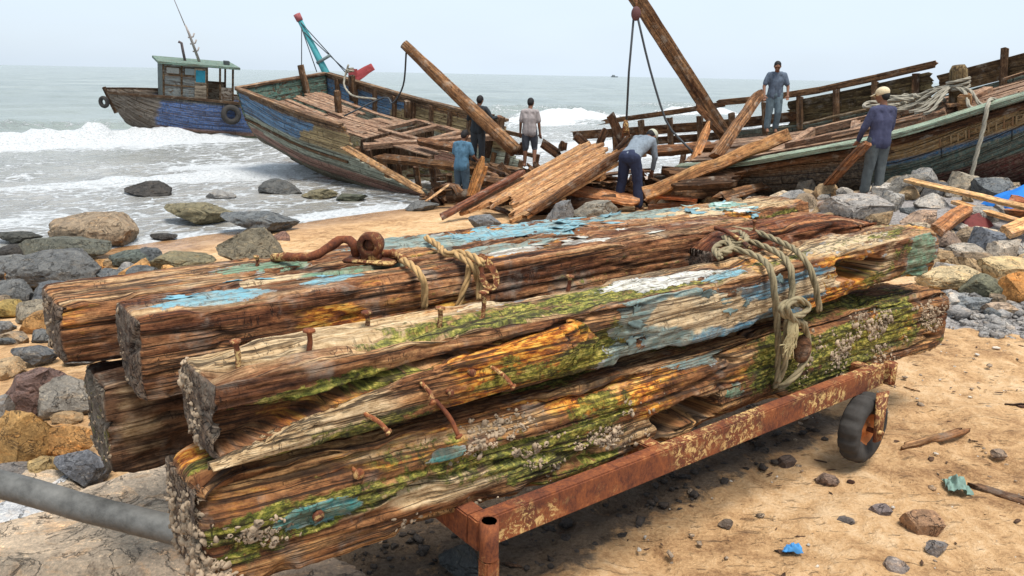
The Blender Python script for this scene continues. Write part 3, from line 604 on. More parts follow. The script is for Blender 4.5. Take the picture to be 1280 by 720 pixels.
    me = mesh(name, q, f, True, {'gc': p + np.array([seed * 1.37, seed * .71, seed * .33]), 'paint': pa, 'moss': mo, 'rust': ru, 'pale': pl, 'pcol': pc, 'endg': sst(.6, .9, endn)})
    e = thing(name, label, 'timber', Matrix.Translation(tuple(uvz(u0, v0, z0))) @ Matrix.Rotation(TA, 4, 'Z'), group)
    b = link('timber_body', me, mat or W_OLD, e, color)
    e['_'] = 0; del e['_']
    BE[name + str(seed)] = (e, q, nn, np.array([u0, v0, z0]))
    return e
BE = {}
TEAL = (.06, .22, .20); LBLUE = (.17, .36, .42); BLUE = (.07, .20, .28); CREAM = (.60, .43, .24); WHITE = (.62, .60, .54); PGREEN = (.13, .24, .15); GBLUE = (.19, .27, .25); ORNG = (.48, .20, .07)

def c_b1(q, p, nn):
    # the long split under the upper block: a recess between block and lower lip, tapering to a crack
    x, z = p[:, 0], p[:, 2]; fr = sst(.0, .6, -nn[:, 1])
    zs = np.interp(x, [0, .3, .55, 1.1, 1.7, 2.1], [.165, .15, .17, .205, .245, .262]); zb = np.interp(x, [0, .27, .55, 1.1, 1.7, 2.1], [.02, .09, .15, .195, .236, .256])
    wob = .006 * vn(np.stack([x * 14, z * 0, z * 0], -1), 3)
    ins = sst(zb - .006, zb + .006, z + wob) * sst(zs + .006, zs - .006, z + wob) * sst(2.15, 1.9, x)
    q[:, 1] += fr * ins * np.interp(x, [0, .5, 1.1, 2.1], [.10, .085, .06, .03])
    # mortise on the far part
    m = sst(.3, .9, -nn[:, 1]) * sst(.25, .20, np.abs(x - 3.42) + .04 * vn(p * 14, 5)) * sst(.058, .045, np.abs(z - .15 - .02 * vn(p * (9, 0, 0), 7)))
    q[:, 1] += m * .20
    return q
b1 = beam('ship_timber', 'front upper timber with upright rusty nails, green moss and blue and cream paint', .62, 4.98, 2.18, 2.50, .865, 1.13, 1, [
 ('f', 'm', 1.0, 1.02, .42, .05, .95), ('f', 'm', 1.25, 1.0, .25, .05, .8), ('f', 'm', 1.6, .93, .5, .05, .75), ('f', 'm', 2.05, .95, .42, .13, 1.15), ('f', 'r', 1.1, .97, .4, .05, .8), ('t', 'm', 2.2, 2.24, .9, .05, .9), ('t', 'm', 1.55, 2.27, .6, .10, .9), ('t', 'm', 2.15, 2.33, .5, .1, 1.0),
 ('f', 'r', 1.6, .97, .75, .10, 1.1), ('f', 'r', 1.95, .90, .45, .05, .9), ('f', 'r', 2.3, 1.0, .12, .10, .9), ('t', 'r', 1.6, 2.33, .5, .05, .7), ('t', 'w', 1.0, 2.36, .6, .15, 1.),
 ('f', 'p', 2.6, .99, .62, .17, 1.15, GBLUE), ('f', 'p', 3.2, .96, .5, .16, 1.1, BLUE), ('f', 'p', 2.85, 1.0, .5, .085, 1.25, CREAM), ('f', 'p', 3.35, 1.04, .3, .05, 1.1, CREAM), ('t', 'p', 1.75, 2.42, .3, .06, .6, CREAM), ('t', 'p', 2.75, 2.33, .5, .1, 1., WHITE), ('t', 'p', 2.95, 2.26, .35, .05, .9, LBLUE),
 ('f', 'p', 3.35, 1.05, .4, .06, .95, BLUE), ('f', 'p', 3.6, 1.0, .35, .05, .72, CREAM), ('t', 'w', 3.9, 2.3, .8, .2, .9), ('t', 'p', 4.2, 2.3, .6, .14, .62, CREAM), ('f', 'r', 4.15, 1.0, .22, .16, .8), ('f', 'p', 4.15, 1.0, .25, .15, .6, ORNG), ('f', 'w', 4.38, 1.0, .15, .14, .8), ('f', 'p', 4.72, 1.0, .22, .2, 1., PGREEN), ('t', 'm', 4.8, 2.3, .15, .2, .5), ('f', 'm', 4.7, .95, .2, .1, .6)],
 custom=c_b1, color=(1.05, 1.0, .9), wild=(.9, .95, .45, .5), res=.0075)
def c_b3(q, p, nn):
    x, z = p[:, 0], p[:, 2]; fr = sst(.0, .6, -nn[:, 1])
    m = sst(.3, .9, -nn[:, 1]) * sst(.25, .20, np.abs(x - 2.15) + .05 * vn(p * 12, 5)) * sst(.065, .05, np.abs(z - .13 - .03 * vn(p * (7, 0, 0), 7))); q[:, 1] += m * .22
    m2 = fr * sst(-.02, .03, z - np.interp(x, [0, .3, .9, 1.7, 2.4, 3.0], [.26, .27, .285, .30, .31, .34])); q[:, 1] += m2 * .035
    # rounded battered near end
    k = np.exp(-x / .06); q[:, 1] += k * .03 * (nn[:, 1] < -.2); q[:, 2] -= k * .03 * (nn[:, 2] > .2)
    return q
b3 = beam('ship_timber', 'front lower timber crusted with barnacles, with a turquoise paint patch near its end', .54, 5.16, 2.15, 2.52, .47, .845, 2, [
 ('f', 'p', .90, .655, .17, .055, 1.2, TEAL), ('f', 'p', 1.40, .74, .09, .03, .9, TEAL), ('f', 'w', 1.35, .60, .5, .07, 1.), ('f', 'm', 1.75, .64, .4, .12, 1.0), ('f', 'm', 2.1, .72, .3, .08, .85), ('f', 'm', 1.3, .70, .25, .1, .5),
 ('f', 'r', 2.4, .78, .75, .10, 1.05), ('f', 'r', 1.2, .8, .4, .06, .9), ('f', 'r', .75, .65, .2, .1, .35), ('f', 'w', 2.5, .80, .4, .05, .5), ('f', 'm', 3.4, .66, .45, .25, 1.05), ('f', 'm', 4.1, .65, .8, .25, 1.0), ('t', 'm', 4.3, 2.3, .9, .2, .8), ('f', 'r', 3.0, .7, .3, .12, .6), ('f', 'p', 3.02, .62, .14, .07, .7, PGREEN), ('f', 'p', 2.75, .83, .3, .04, .7, GBLUE), ('f', 'm', 2.8, .85, .4, .04, .6), ('f', 'r', .7, .75, .3, .1, .5)],
 rough=1.35, wild=(1.0, 1.1, .5, .3), res=.0075, custom=c_b3, color=(.95, .88, .72), tiltz=-.022, erad=.04)
b2 = beam('ship_timber', 'big middle timber with light blue paint patches and rust stained side', .57, 4.1, 2.83, 3.16, .845, 1.175, 3, [
 ('t', 'p', .86, 2.98, .25, .075, 1.25, LBLUE), ('t', 'p', 1.36, 2.97, .15, .05, 1.15, LBLUE), ('t', 'p', 1.2, 3.1, .2, .05, .95, CREAM), ('t', 'p', 1.55, 3.1, .3, .05, .8, PGREEN), ('f', 'r', 1.30, 1.05, .16, .12, 1.), ('f', 'r', 1.7, 1.03, .4, .12, .5),
 ('t', 'r', 1.7, 2.95, .45, .08, .6), ('t', 'p', 2.35, 2.98, .2, .08, .9, WHITE), ('t', 'p', 2.75, 2.95, .25, .05, .95, WHITE), ('t', 'p', 2.55, 3.1, .5, .06, .7, GBLUE), ('f', 'm', 2.6, 1.08, .6, .12, .35), ('t', 'w', .8, 2.95, .5, .2, .5), ('f', 'r', .95, .95, .2, .1, .5)], color=(.88, .74, .66), wild=(.3, .95, .3, .4))
b4 = beam('ship_timber', 'rearmost long timber with peeling blue grey paint along its top', .40, 5.3, 3.27, 3.66, .90, 1.15, 4, [
 ('t', 'p', 2.1, 3.5, .5, .16, .9, GBLUE), ('t', 'p', 2.9, 3.5, .7, .2, 1.05, LBLUE), ('t', 'p', 3.7, 3.5, .7, .2, 1.05, GBLUE), ('t', 'p', 3.4, 3.36, .4, .07, .8, ORNG), ('t', 'p', 4.25, 3.4, .4, .14, .95, CREAM), ('t', 'p', 4.6, 3.52, .25, .12, 1., (.22, .42, .36)), ('t', 'p', 4.5, 3.35, .2, .06, 1., WHITE),
 ('t', 'r', 4.1, 3.3, .3, .08, .8), ('t', 'r', .9, 3.4, .4, .1, .4), ('t', 'w', .8, 3.4, .6, .2, .5), ('t', 'w', 4.95, 3.45, .4, .2, .9), ('f', 'm', 4.8, 1.0, .5, .15, .8), ('t', 'p', 1.3, 3.45, .3, .12, .75, PGREEN)], color=(.95, .84, .74), rough=1.1, wild=(.3, .95, .35, .4))
b5 = beam('ship_timber', 'lowest dark crumbling timber under the left pair of timbers', .48, 4.6, 3.09, 3.44, .49, .87, 5, [('e', 'm', .5, .6, .3, .3, .3), ('f', 'w', .6, .7, .1, .3, .4)], mat=W_DARK, color=(1.15, 1., .9), rough=1.6, res=.014)
# splintered reddish log lying across the far half of the stack
def c_log(q, p, nn):
    x = p[:, 0]; q[:, 2] -= sst(.2, .0, x) * .05 * (nn[:, 2] > 0) + sst(1.2, 1.7, x) * .07 * (nn[:, 2] > 0); return q
beam('driftwood_log', 'splintered reddish log at the far end between the paint crusted timbers', 3.42, 5.15, 2.66, 3.02, .96, 1.16, 6, [('t', 'r', 4.2, 2.8, .9, .2, .35), ('t', 'w', 4.8, 2.8, .3, .2, .4)], custom=c_log, color=(.85, .6, .5), rough=1.7, erad=.06, group=None)

E1, Q1, N1, O1 = BE['ship_timber1']; E3, Q3, N3, O3 = BE['ship_timber2']; E2, Q2, N2, O2 = BE['ship_timber3']; E4, Q4, N4, O4 = BE['ship_timber4']; E5, Q5, N5, O5 = BE['ship_timber5']
def loc(e, P):      # world -> timber coordinates
    return np.array(e.matrix_world.inverted() @ Vector(tuple(P)))
# the long split-off lip on the front upper timber
mb = MB(); xs = np.linspace(-.02, 1.56, 80); rows = []
for x in xs:
    zb = float(np.interp(x, [0, .27, .55, .62, 1.1, 1.7, 2.1], [.022, .085, .125, .148, .195, .236, .256])); zl = float(np.interp(x, [0, .15, .6, 1.2, 2.0], [.0, -.012, -.008, .02, .10]))
    n_ = vn(np.array([[x * 6, 1, 2.]]), 4)[0] * .006; o = -.032 * min(1, (1.60 - x) / .35 + .05)
    rows.append([(x, .02, zb + n_), (x, o * .6, zb + .004 + n_), (x, o, zb - .012 + n_), (x, o * 1.1, (zb + zl) / 2 - n_), (x, o * .9, zl + .012), (x, .02, zl + n_)])
v = np.array(rows).reshape(-1, 3); v[:, 0] -= sst(1.2, 1.56, v[:, 0]) * (.05 + .9 * np.abs(v[:, 2] - .12) + .05 * vn(v * 40, 3))
nf = 6; f = [(i * nf + j, i * nf + (j + 1) % nf, (i + 1) * nf + (j + 1) % nf, (i + 1) * nf + j) for i in range(len(xs) - 1) for j in range(nf)]; f += [tuple(range(nf))[::-1], tuple((len(xs) - 1) * nf + j for j in range(nf))]
bm_ = bmesh.new(); vv_ = [bm_.verts.new(p) for p in v]; [bm_.faces.new([vv_[i] for i in q]) for q in f]
bmesh.ops.subdivide_edges(bm_, edges=bm_.edges[:], cuts=3, use_grid_fill=True); bmesh.ops.recalc_face_normals(bm_, faces=bm_.faces[:]); bm_.normal_update(); bm_.verts.index_update()
v = np.array([x.co[:] for x in bm_.verts]); nn = np.array([x.normal[:] for x in bm_.verts]); f = [[q.index for q in p.verts] for p in bm_.faces]; bm_.free()
g = v + 1.37; v = v + nn * (.010 * fbm(g * (4, 30, 30), 4, 77) - .012 * np.exp(-(fbm(g * (1.5, 16, 16), 3, 78) / .03) ** 2))[:, None]
v[:, 1] += .012 * np.sin(v[:, 0] * 1.3 + 2); v[:, 2] += .01 * np.sin(v[:, 0] * 1.7 + 1)
x = v[:, 0]; at_ = {'gc': g, 'pale': .95 * sst(.75, .4, x) * sst(.0, .25, v[:, 2] * 3 + .3), 'rust': 1.1 * sst(.6, .9, x) * (.75 + .6 * fbm(g * (4, 14, 14), 3, 91)), 'moss': .8 * np.exp(-((x - .45) / .28) ** 2) * sst(.08, .04, v[:, 2]) + .95 * sst(.05, .4, fbm(g * (3, 9, 9), 3, 92)) + .8 * sst(1.25, 1.5, x + .1 * fbm(g * 8, 2, 93))}
link('split_plank', mesh('split_plank', v, f, True, at_), W_OLD, E1, (1.1, 1, .88))

# nails and spikes
def spike(parent, base, head, r=.009, bend=.01, hr=.019, name='nail'):
    mb = MB(); a = loc(parent, base); b = loc(parent, head); m = (a + b) / 2 + np.array([bend, 0, 0]); d = nrm(b - a)
    tube(mb, crom([a - d * .03, a, m, b], .01), r, 8, nz_=.25, seed=int(abs(b[0]) * 90))
    tube(mb, [b - d * .004, b - d * .001, b + d * .006, b + d * .009], [hr * .6, hr, hr * .95, hr * .5], 10, nz_=.2, seed=3)
    mb.build(name, RUST, parent)
for (x0, y0, h, bx) in [(298, 460, .082, -.004), (386, 440, .07, .004), (459, 410, .055, 0), (549, 409, .068, .003), (603, 397, .095, .004), (710, 362, .055, .006)]:
    b = gnd(x0, y0, 1.128); spike(E1, b, b + np.array([bx, 0, h]), bend=.004)
for (x0, y0, x1, y1) in [(528, 480, 541, 503), (546, 502, 573, 545), (612, 457, 641, 483), (457, 518, 485, 540)]:
    a = onface(x0, y0, 2.155); b = onface(x1, y1, 2.095); spike(E1, a, b, .008, hr=.014, name='spike')
for (x0, y0) in [(586, 464), (559, 489)]:
    a = onface(x0, y0, 2.15); spike(E1, a, a - V * .02, .008, hr=.014, name='bolt_head')
for (x0, y0) in [(446, 590), (396, 642)]:
    a = onface(x0, y0, 2.15); spike(E3, a, a - V * .012, .008, hr=.02, name='bolt_head')
for (x0, y0, h) in [(940, 296, .09), (320, 335, .05)]:
    p = onface(x0, y0, 2.35 if x0 > 900 else 3.3); b = gnd(x0, y0, 1.13 if x0 > 900 else 1.14); spike(E1 if x0 > 900 else E4, b, b + np.array([.004, 0, h]), .008, hr=.014)

# barnacles: clusters on ends and sides
b_ = bmesh.new(); bmesh.ops.create_cone(b_, segments=8, radius1=1, radius2=.55, depth=1.0, cap_ends=False)
top_ = [e for e in b_.edges if e.is_boundary and e.verts[0].co.z > 0]; ret = bmesh.ops.extrude_edge_only(b_, edges=top_); nv = [x for x in ret['geom'] if isinstance(x, bmesh.types.BMVert)]
for x in nv: x.co.x *= .55; x.co.y *= .55; x.co.z -= .45
b_.verts.index_update(); BV = np.array([x.co[:] for x in b_.verts]); BF = [[q.index for q in p.verts] for p in b_.faces]; b_.free()
BFq = np.array([q for q in BF if len(q) == 4]); BFt = np.concatenate([BFq[:, [0, 1, 2]], BFq[:, [0, 2, 3]]])
b_ = bmesh.new(); bmesh.ops.create_icosphere(b_, subdivisions=2, radius=1); b_.verts.index_update(); LV = np.array([x.co[:] for x in b_.verts]); LF = np.array([[q.index for q in p.verts] for p in b_.faces]); b_.free()
def barnacles(parent, q, nn, dens, count, size, label, seed):
    r_ = np.random.default_rng(seed); pr = np.clip(dens, 0, None); pr = pr / pr.sum(); idx = r_.choice(len(q), count, p=pr); vs = []; fs = []; tot = 0
    for i, k in enumerate(idx):
        n = nrm(nn[k] + r_.normal(size=3) * .25); a, b = perp(n, r_.normal(size=3)); sz = min(size * 1.7, size * .62 * r_.lognormal(0, .5))
        lump = r_.random() < .5; v = (LV * (1 + .6 * fbm(LV * 1.7 + i * 3.1, 3, i))[:, None] * (1, r_.uniform(.45, 1), r_.uniform(.5, 1)) if lump else BV * (1 + .12 * r_.normal(size=(len(BV), 1)))) * (sz, sz * r_.uniform(.6, 1.1), sz * r_.uniform(.5, 1.1))
        vs.append(v @ np.stack([a, b, n]) + q[k] + n * sz * .2); fs.append((LF if lump else BFt) + tot); tot += len(v)
    o = link('barnacles', mesh('barnacles', np.concatenate(vs), np.concatenate(fs), False), M_BARN, parent); o['kind'] = 'stuff'; o['label'] = label
def G(x, c, s_): return np.exp(-((x - c) / s_) ** 2)
x, y, z = Q1.T; end = N1[:, 0] < -.5
barnacles(E1, Q1, N1, end * (G(y, .28, .05) * G(z, .20, .05) + .8 * G(y, .20, .04) * sst(.2, .05, z)) + .02 * (N1[:, 1] < -.4) * G(x, .35, .2) * G(z, .2, .03), 150, .009, 'pale barnacles on the end grain', 3)
x, y, z = Q3.T; end = N3[:, 0] < -.5; fr = N3[:, 1] < -.4; cl = sst(.0, .3, fbm(Q3 * (5, 9, 9), 3, 8))
barnacles(E3, Q3, N3, end * (G(y, .08, .1) + .5 * G(y, .28, .04)) * sst(.34, .2, z) * .9 + fr * cl * (2.2 * sst(.42, .05, x) * sst(.26, .1, z) + .6 * sst(.9, .2, x) * sst(.14, .02, z)), 1000, .0115, 'thick barnacle crust round the near end', 4)
barnacles(E3, Q3, N3, fr * cl * (G(x, .85, .12) * G(z, .29, .04) + 1.0 * G(x, 1.05, .14) * G(z, .24, .05) + G(x, 1.3, .2) * G(z, .1, .06) + .8 * G(x, 1.65, .15) * G(z, .12, .07)), 600, .009, 'small barnacles among the moss', 5)
barnacles(E3, Q3, N3, fr * cl * (sst(2.9, 3.2, x) * sst(4.7, 4.3, x)) * (.3 + G(z, .15, .1)), 1300, .010, 'brown barnacle crust on the far half', 6)
x, y, z = Q2.T; barnacles(E2, Q2, N2, (N2[:, 0] < -.5) * G(y, .26, .03) * (.3 + G(z, .16, .1)), 26, .008, 'pale barnacles on the end grain', 7)
x, y, z = Q4.T; barnacles(E4, Q4, N4, (N4[:, 0] < -.3) * G(y, .25, .12), 40, .010, 'barnacles on the near end', 8)
x, y, z = Q5.T; barnacles(E5, Q5, N5, (N5[:, 0] < -.3) * (.3 + G(y, .3, .06)), 60, .009, 'shells and crumbs on the near end', 9)

# curled flakes of paint
def flakes(parent, q, nn, dens, count, sz, col, seed):
    r_ = np.random.default_rng(seed); pr = np.clip(dens, 0, None); idx = r_.choice(len(q), count, p=pr / pr.sum())
    for k in idx:
        mb = MB(); n = nrm(nn[k]); a = nrm(np.array([1, 0, 0]) + r_.normal(size=3) * .25); a = nrm(a - n * (a @ n)); b = np.cross(n, a); m = 18; S1, S2 = sz * r_.uniform(.3, .75), sz * r_.uniform(.15, .35); curl = r_.uniform(.1, .55); vs = []; ph = r_.uniform(0, 6.28); rad = 1 + .28 * r_.normal(size=m)
        for rr_ in (0, .5, 1):
            for i in range(m):
                t = 2 * math.pi * i / m; q1, q2 = rr_ * rad[i] * math.cos(t), rr_ * rad[i] * math.sin(t); lift = max(0, q1 * math.cos(ph) + q2 * math.sin(ph)) ** 2 * curl * S2
                vs.append(q[k] + a * q1 * S1 + b * q2 * S2 + n * (.004 + min(lift, .02)))
        f = [(r0 * m + i, r0 * m + (i + 1) % m, (r0 + 1) * m + (i + 1) % m, (r0 + 1) * m + i) for r0 in (0, 1) for i in range(m)]; vs = np.array(vs); N_ = 3 * m
        f = f + [tuple(t + N_ for t in q_[::-1]) for q_ in f] + [(2 * m + i, 2 * m + (i + 1) % m, 2 * m + (i + 1) % m + N_, 2 * m + i + N_) for i in range(m)]
        c_ = np.array(col) * r_.uniform(.6, 1.15); mb.add(np.concatenate([vs, vs - n * .0025]), f); mb.build('paint_flake', M_PAINTC, parent, tuple(c_))
x, y, z = Q4.T; flakes(E4, Q4, N4, (N4[:, 2] > .8) * sst(1.6, 2.2, x) * sst(4.6, 4.0, x), 26, .10, (.2, .33, .36), 1)
x, y, z = Q4.T; flakes(E4, Q4, N4, (N4[:, 2] > .8) * G(x, 4.1, .25), 9, .12, (.42, .55, .48), 2)
x, y, z = Q2.T; flakes(E2, Q2, N2, (N2[:, 2] > .8) * (G(x, .35, .2) + G(x, .8, .12)), 7, .07, (.2, .42, .5), 3)
x, y, z = Q2.T; flakes(E2, Q2, N2, (N2[:, 2] > .8) * (G(x, 1.8, .2) + G(x, 2.3, .3)), 6, .09, (.6, .58, .5), 4)
x, y, z = Q1.T; flakes(E1, Q1, N1, (N1[:, 1] < -.8) * (G(x, 1.75, .1) + G(x, 2.5, .4)), 9, .07, (.2, .27, .25), 5)

# ------------------------------------------------------------------ the cart
cart_e = thing('timber_cart', 'low rusty steel cart frame with one caster wheel under the timber stack', 'cart', Matrix.Translation(tuple(uvz(1.43, 2.02, .0))) @ Matrix.Rotation(TA, 4, 'Z'))
def cbx(name, x0, x1, y0, y1, z0, z1, mat=RUST, par=None, ch=.006):
    mb = MB(); box(mb, ((x0 + x1) / 2, (y0 + y1) / 2, (z0 + z1) / 2), x1 - x0, y1 - y0, z1 - z0, ch=ch); return mb.build(name, mat, par or cart_e, smooth=False)
cbx('side_rail', 0, 2.74, 0, .065, .375, .495); cbx('side_rail', 0, 2.74, 1.36, 1.425, .375, .49)
for x0 in (.0, .93, 2.62): cbx('cross_member', x0 + .002, x0 + .08, .067, 1.358, .385 if x0 else .37, .488)
mb = MB(); tube(mb, [(.03, -.028, .36), (.03, -.028, .42), (.03, -.028, .505)], .034, 20, cap=False); tube(mb, [(.03, -.028, .505), (.03, -.028, .36)], .027, 20, cap=False)
mb.v[-1] = mb.v[-1]; ring = [(a, b) for a, b in [(0, 0)]]
k = 20; o0 = 40; mb.f += [(40 + j, 40 + (j + 1) % k, 60 + (0) + (j + 1) % k, 60 + j) for j in range(k)]; mb.build('socket_tube', RUST, cart_e)
cbx('corner_leg', -.0, .06, -.055, -.002, .0, .36); cbx('corner_leg', .004, .06, 1.37, 1.42, 0, .372); cbx('corner_leg', 2.69, 2.74, 1.37, 1.42, 0, .372)
mb = MB(); tube(mb, [(2.79, .0, .38), (2.79, .0, .50)], .036, 18); mb.build('pivot_tube', RUST, cart_e)
cbx('end_lug', 2.742, 2.79, -.03, .03, .385, .49)
# caster wheel
wc = Vector((2.52, -.03, .195)); ax = (cart_e.matrix_world.to_3x3().inverted() @ Vector((.66, -.75, 0))).normalized(); wm = ax.to_track_quat('Z', 'Y').to_matrix()
def lathe(prof, k=40, jit=0):
    vs = []; n = len(prof)
    for i in range(k):
        a = 2 * math.pi * i / k
        for (r, h) in prof: vs.append((r * math.cos(a), r * math.sin(a), h))
    f = [(i * n + j, ((i + 1) % k) * n + j, ((i + 1) % k) * n + j + 1, i * n + j + 1) for i in range(k) for j in range(n - 1)]
    return np.array(vs), f
wmn = np.array(wm)
prof = [(.085, .032), (.105, .042), (.135, .055), (.165, .056), (.182, .048), (.192, .030), (.194, 0), (.192, -.030), (.182, -.048), (.165, -.056), (.135, -.055), (.105, -.042), (.085, -.032)]
v, f = lathe(prof, 96); a = np.repeat(np.arange(96), 13); tr = ((a % 8) < 3) * (np.hypot(v[:, 0], v[:, 1]) > .17) * .009; v[:, :2] *= (1 - tr / .19)[:, None]; v += .004 * fbm(v * 30, 3, 5)[:, None]
mb = MB(); mb.add(v @ wmn.T + np.array(wc), f); tyre = mb.build('tyre', M_TYRE, cart_e)
v, f = lathe([(.0, .022), (.03, .03), (.035, .014), (.07, .008), (.082, .030), (.092, .034), (.092, -.034), (.082, -.030), (.07, -.008), (.035, -.014), (.0, -.022)], 40); mb = MB(); mb.add(v @ wmn.T + np.array(wc), f); mb.build('wheel_rim', M_RIM, cart_e)
mb = MB(); tube(mb, [wc - ax * .04, wc + ax * .11], .014, 12); mb.build('axle', RUSTD, cart_e)
mb = MB(); pA = np.array(wc + ax * .085); pB = np.array([pA[0] + .03, pA[1] + .02, .41]); side = nrm(np.cross(np.array(ax), Zv))
plank(mb, pA - Zv * .05, pB, .10, .016, up=tuple(ax), seed=4, wn=.02, taper=(.8, 1.3)); mb.build('caster_plate', RUST, cart_e)
# steel pipe resting on the stones
pa_ = np.array([-3.6, 3.22, .47]); q1 = gnd(0, 606, .42); q2 = gnd(215, 662, .335); dd = nrm(q2 - q1); mb = MB()
tube(mb, crom([q1 - dd * 1.3, q1 + (0, 0, .004), (q1 + q2) / 2 - (0, 0, .003), q2, q2 + dd * .25], .012), .052, 28, nz_=.05); tag(mb.build('steel_pipe', M_STEEL), 'dented grey steel pipe sticking out left from under the timbers', 'pipe')

# ------------------------------------------------------------------ ropes and fittings on the timbers
TZ = 1.155
def FP(px, py, v=2.125): return onface(px, py, v)
def TP(px, py, z=TZ): return gnd(px, py, z)
mb = MB()
rope_mb(mb, [TP(897, 318), TP(912, 311), TP(935, 316), TP(952, 324), FP(963, 337, 2.15), FP(968, 365), FP(971, 400), FP(973, 440), FP(972, 478)], .0165)
rope_mb(mb, [TP(905, 298), TP(925, 299), TP(950, 306), TP(975, 318), FP(988, 335, 2.15), FP(990, 365), FP(988, 385, 2.10)], .0165)
rope_mb(mb, [TP(915, 286), TP(945, 290), TP(985, 307), TP(1002, 320, 1.15), FP(1012, 335, 2.15), FP(1020, 360), FP(1024, 388)], .0165)
rope_mb(mb, [TP(900, 322), TP(893, 312), TP(903, 304), TP(915, 308), TP(908, 316), TP(897, 314)], .0165)
rope_mb(mb, [TP(905, 296), TP(918, 306), TP(934, 300, 1.18), TP(925, 291), TP(910, 292)], .0165)
rope_mb(mb, [FP(1003, 382, 2.1), FP(985, 378, 2.06), FP(976, 387, 2.05), FP(985, 396, 2.05), FP(1004, 392, 2.05), FP(1010, 382, 2.07), FP(996, 374, 2.05), FP(984, 384, 2.03), FP(992, 400, 2.05), FP(1006, 405, 2.1)], .016)
rope_mb(mb, [FP(1000, 400, 2.08), FP(1008, 415, 2.1), FP(1010, 440, 2.1), FP(1000, 462, 2.1), FP(985, 478, 2.12), FP(972, 484, 2.16)], .017)
rope_mb(mb, [FP(984, 398, 2.06), FP(981, 430, 2.09), FP(980, 460, 2.1), FP(968, 484, 2.15)], .015)
tag(mb.build('lashing_rope', M_ROPE), 'green grey rope lashed and knotted round the front timbers', 'rope')
mb = MB()
for i in range(26):
    a = i / 25; x0 = 986 + 10 * a; r_ = random.Random(i)
    tube(mb, crom([FP(x0, 398, 2.05), FP(x0 + r_.uniform(-3, 3), 415, 2.04), FP(x0 - 5 + r_.uniform(-4, 5), 428, 2.05), FP(x0 - 7 + r_.uniform(-6, 8), 438 + r_.uniform(-8, 12), 2.05)], .02), [.0035] * len(crom([FP(x0, 398, 2.05), FP(x0, 415, 2.04), FP(x0 - 8, 435, 2.04), FP(x0 - 12, 450, 2.05)], .02)) if False else .0035, 4)
tag(mb.build('frayed_rope_end', plain('frayed_fibre', (.42, .34, .18), .95, .4, 50, .002)), 'frayed blond rope end hanging below the knot', 'rope end')
mb = MB(); ellip(mb, FP(1003, 436, 2.11), .045, .035, .075, 12); v = mb.v[-1]; v += .006 * fbm(v * 18, 3, 4)[:, None]
tag(mb.build('wooden_block', W_DARK, None, (1.6, 1.3, 1.1)), 'dark rounded wooden block hanging in the lashing rope', 'block')
mb = MB()
rope_mb(mb, [TP(533, 297, 1.19), TP(548, 307, 1.19), TP(558, 317, 1.2), TP(575, 316, 1.21), TP(594, 322, 1.23), TP(603, 330, 1.22)], .0165)
rope_mb(mb, [TP(566, 316, 1.2), TP(590, 331, 1.2), onface(598, 352, 2.78), onface(600, 375, 2.74)], .0165)
rope_mb(mb, [TP(586, 331, 1.2), onface(585, 345, 2.79), onface(580, 362, 2.79), onface(572, 384, 2.8)], .014)
tag(mb.build('tan_rope', M_ROPET), 'short tan rope with iron plate on the middle timber', 'rope')
mb = MB()
rope_mb(mb, [TP(497, 322, 1.19), TP(512, 330, 1.2), onface(525, 343, 2.8), onface(531, 362, 2.79), onface(530, 385, 2.8)], .0165)
tag(mb.build('tan_rope', M_ROPET), 'tan rope tail hanging over the middle timber from the round iron fitting', 'rope')
mb = MB()
tube(mb, crom([TP(342, 322, 1.17), TP(365, 321, 1.19), TP(392, 320, 1.2), TP(412, 308, 1.24), TP(430, 299, 1.27), TP(442, 306, 1.25), TP(446, 322, 1.18)], .02), .020, 9, nz_=.5, seed=4)
tube(mb, crom([TP(476, 318, 1.2), TP(492, 317, 1.21), TP(505, 324, 1.2)], .02), .020, 9, nz_=.5, seed=7)
tag(mb.build('rusty_chain_bar', RUST), 'twisted rusty iron bar arching over the timber to the ring fitting', 'iron bar')
# ring fitting (upright eye on a plate)
ef = thing('ring_fitting', 'rusty iron eye fitting bolted on top of the middle timber', 'iron fitting', Matrix.Translation(tuple(TP(464, 329, 1.17))) @ Matrix.Rotation(TA - R(50), 4, 'Z'))
v, f = lathe([(.030, -.03), (.052, -.035), (.060, 0), (.052, .035), (.030, .03), (.030, -.03)], 28); v = v[:, [0, 2, 1]]; mb = MB(); v += .004 * fbm(v * 40, 3, 3)[:, None]; mb.add(v + (0, 0, .085), f); ellip(mb, (0, .0, .085), .03, .02, .03, 8); mb.build('eye', RUSTD, ef)
mb = MB(); box(mb, (0, 0, .012), .24, .10, .018, ch=.006); mb.build('base_plate', RUSTD, ef); mb = MB(); box(mb, (0, 0, .035), .09, .06, .05, ch=.012); mb.build('neck', RUSTD, ef)
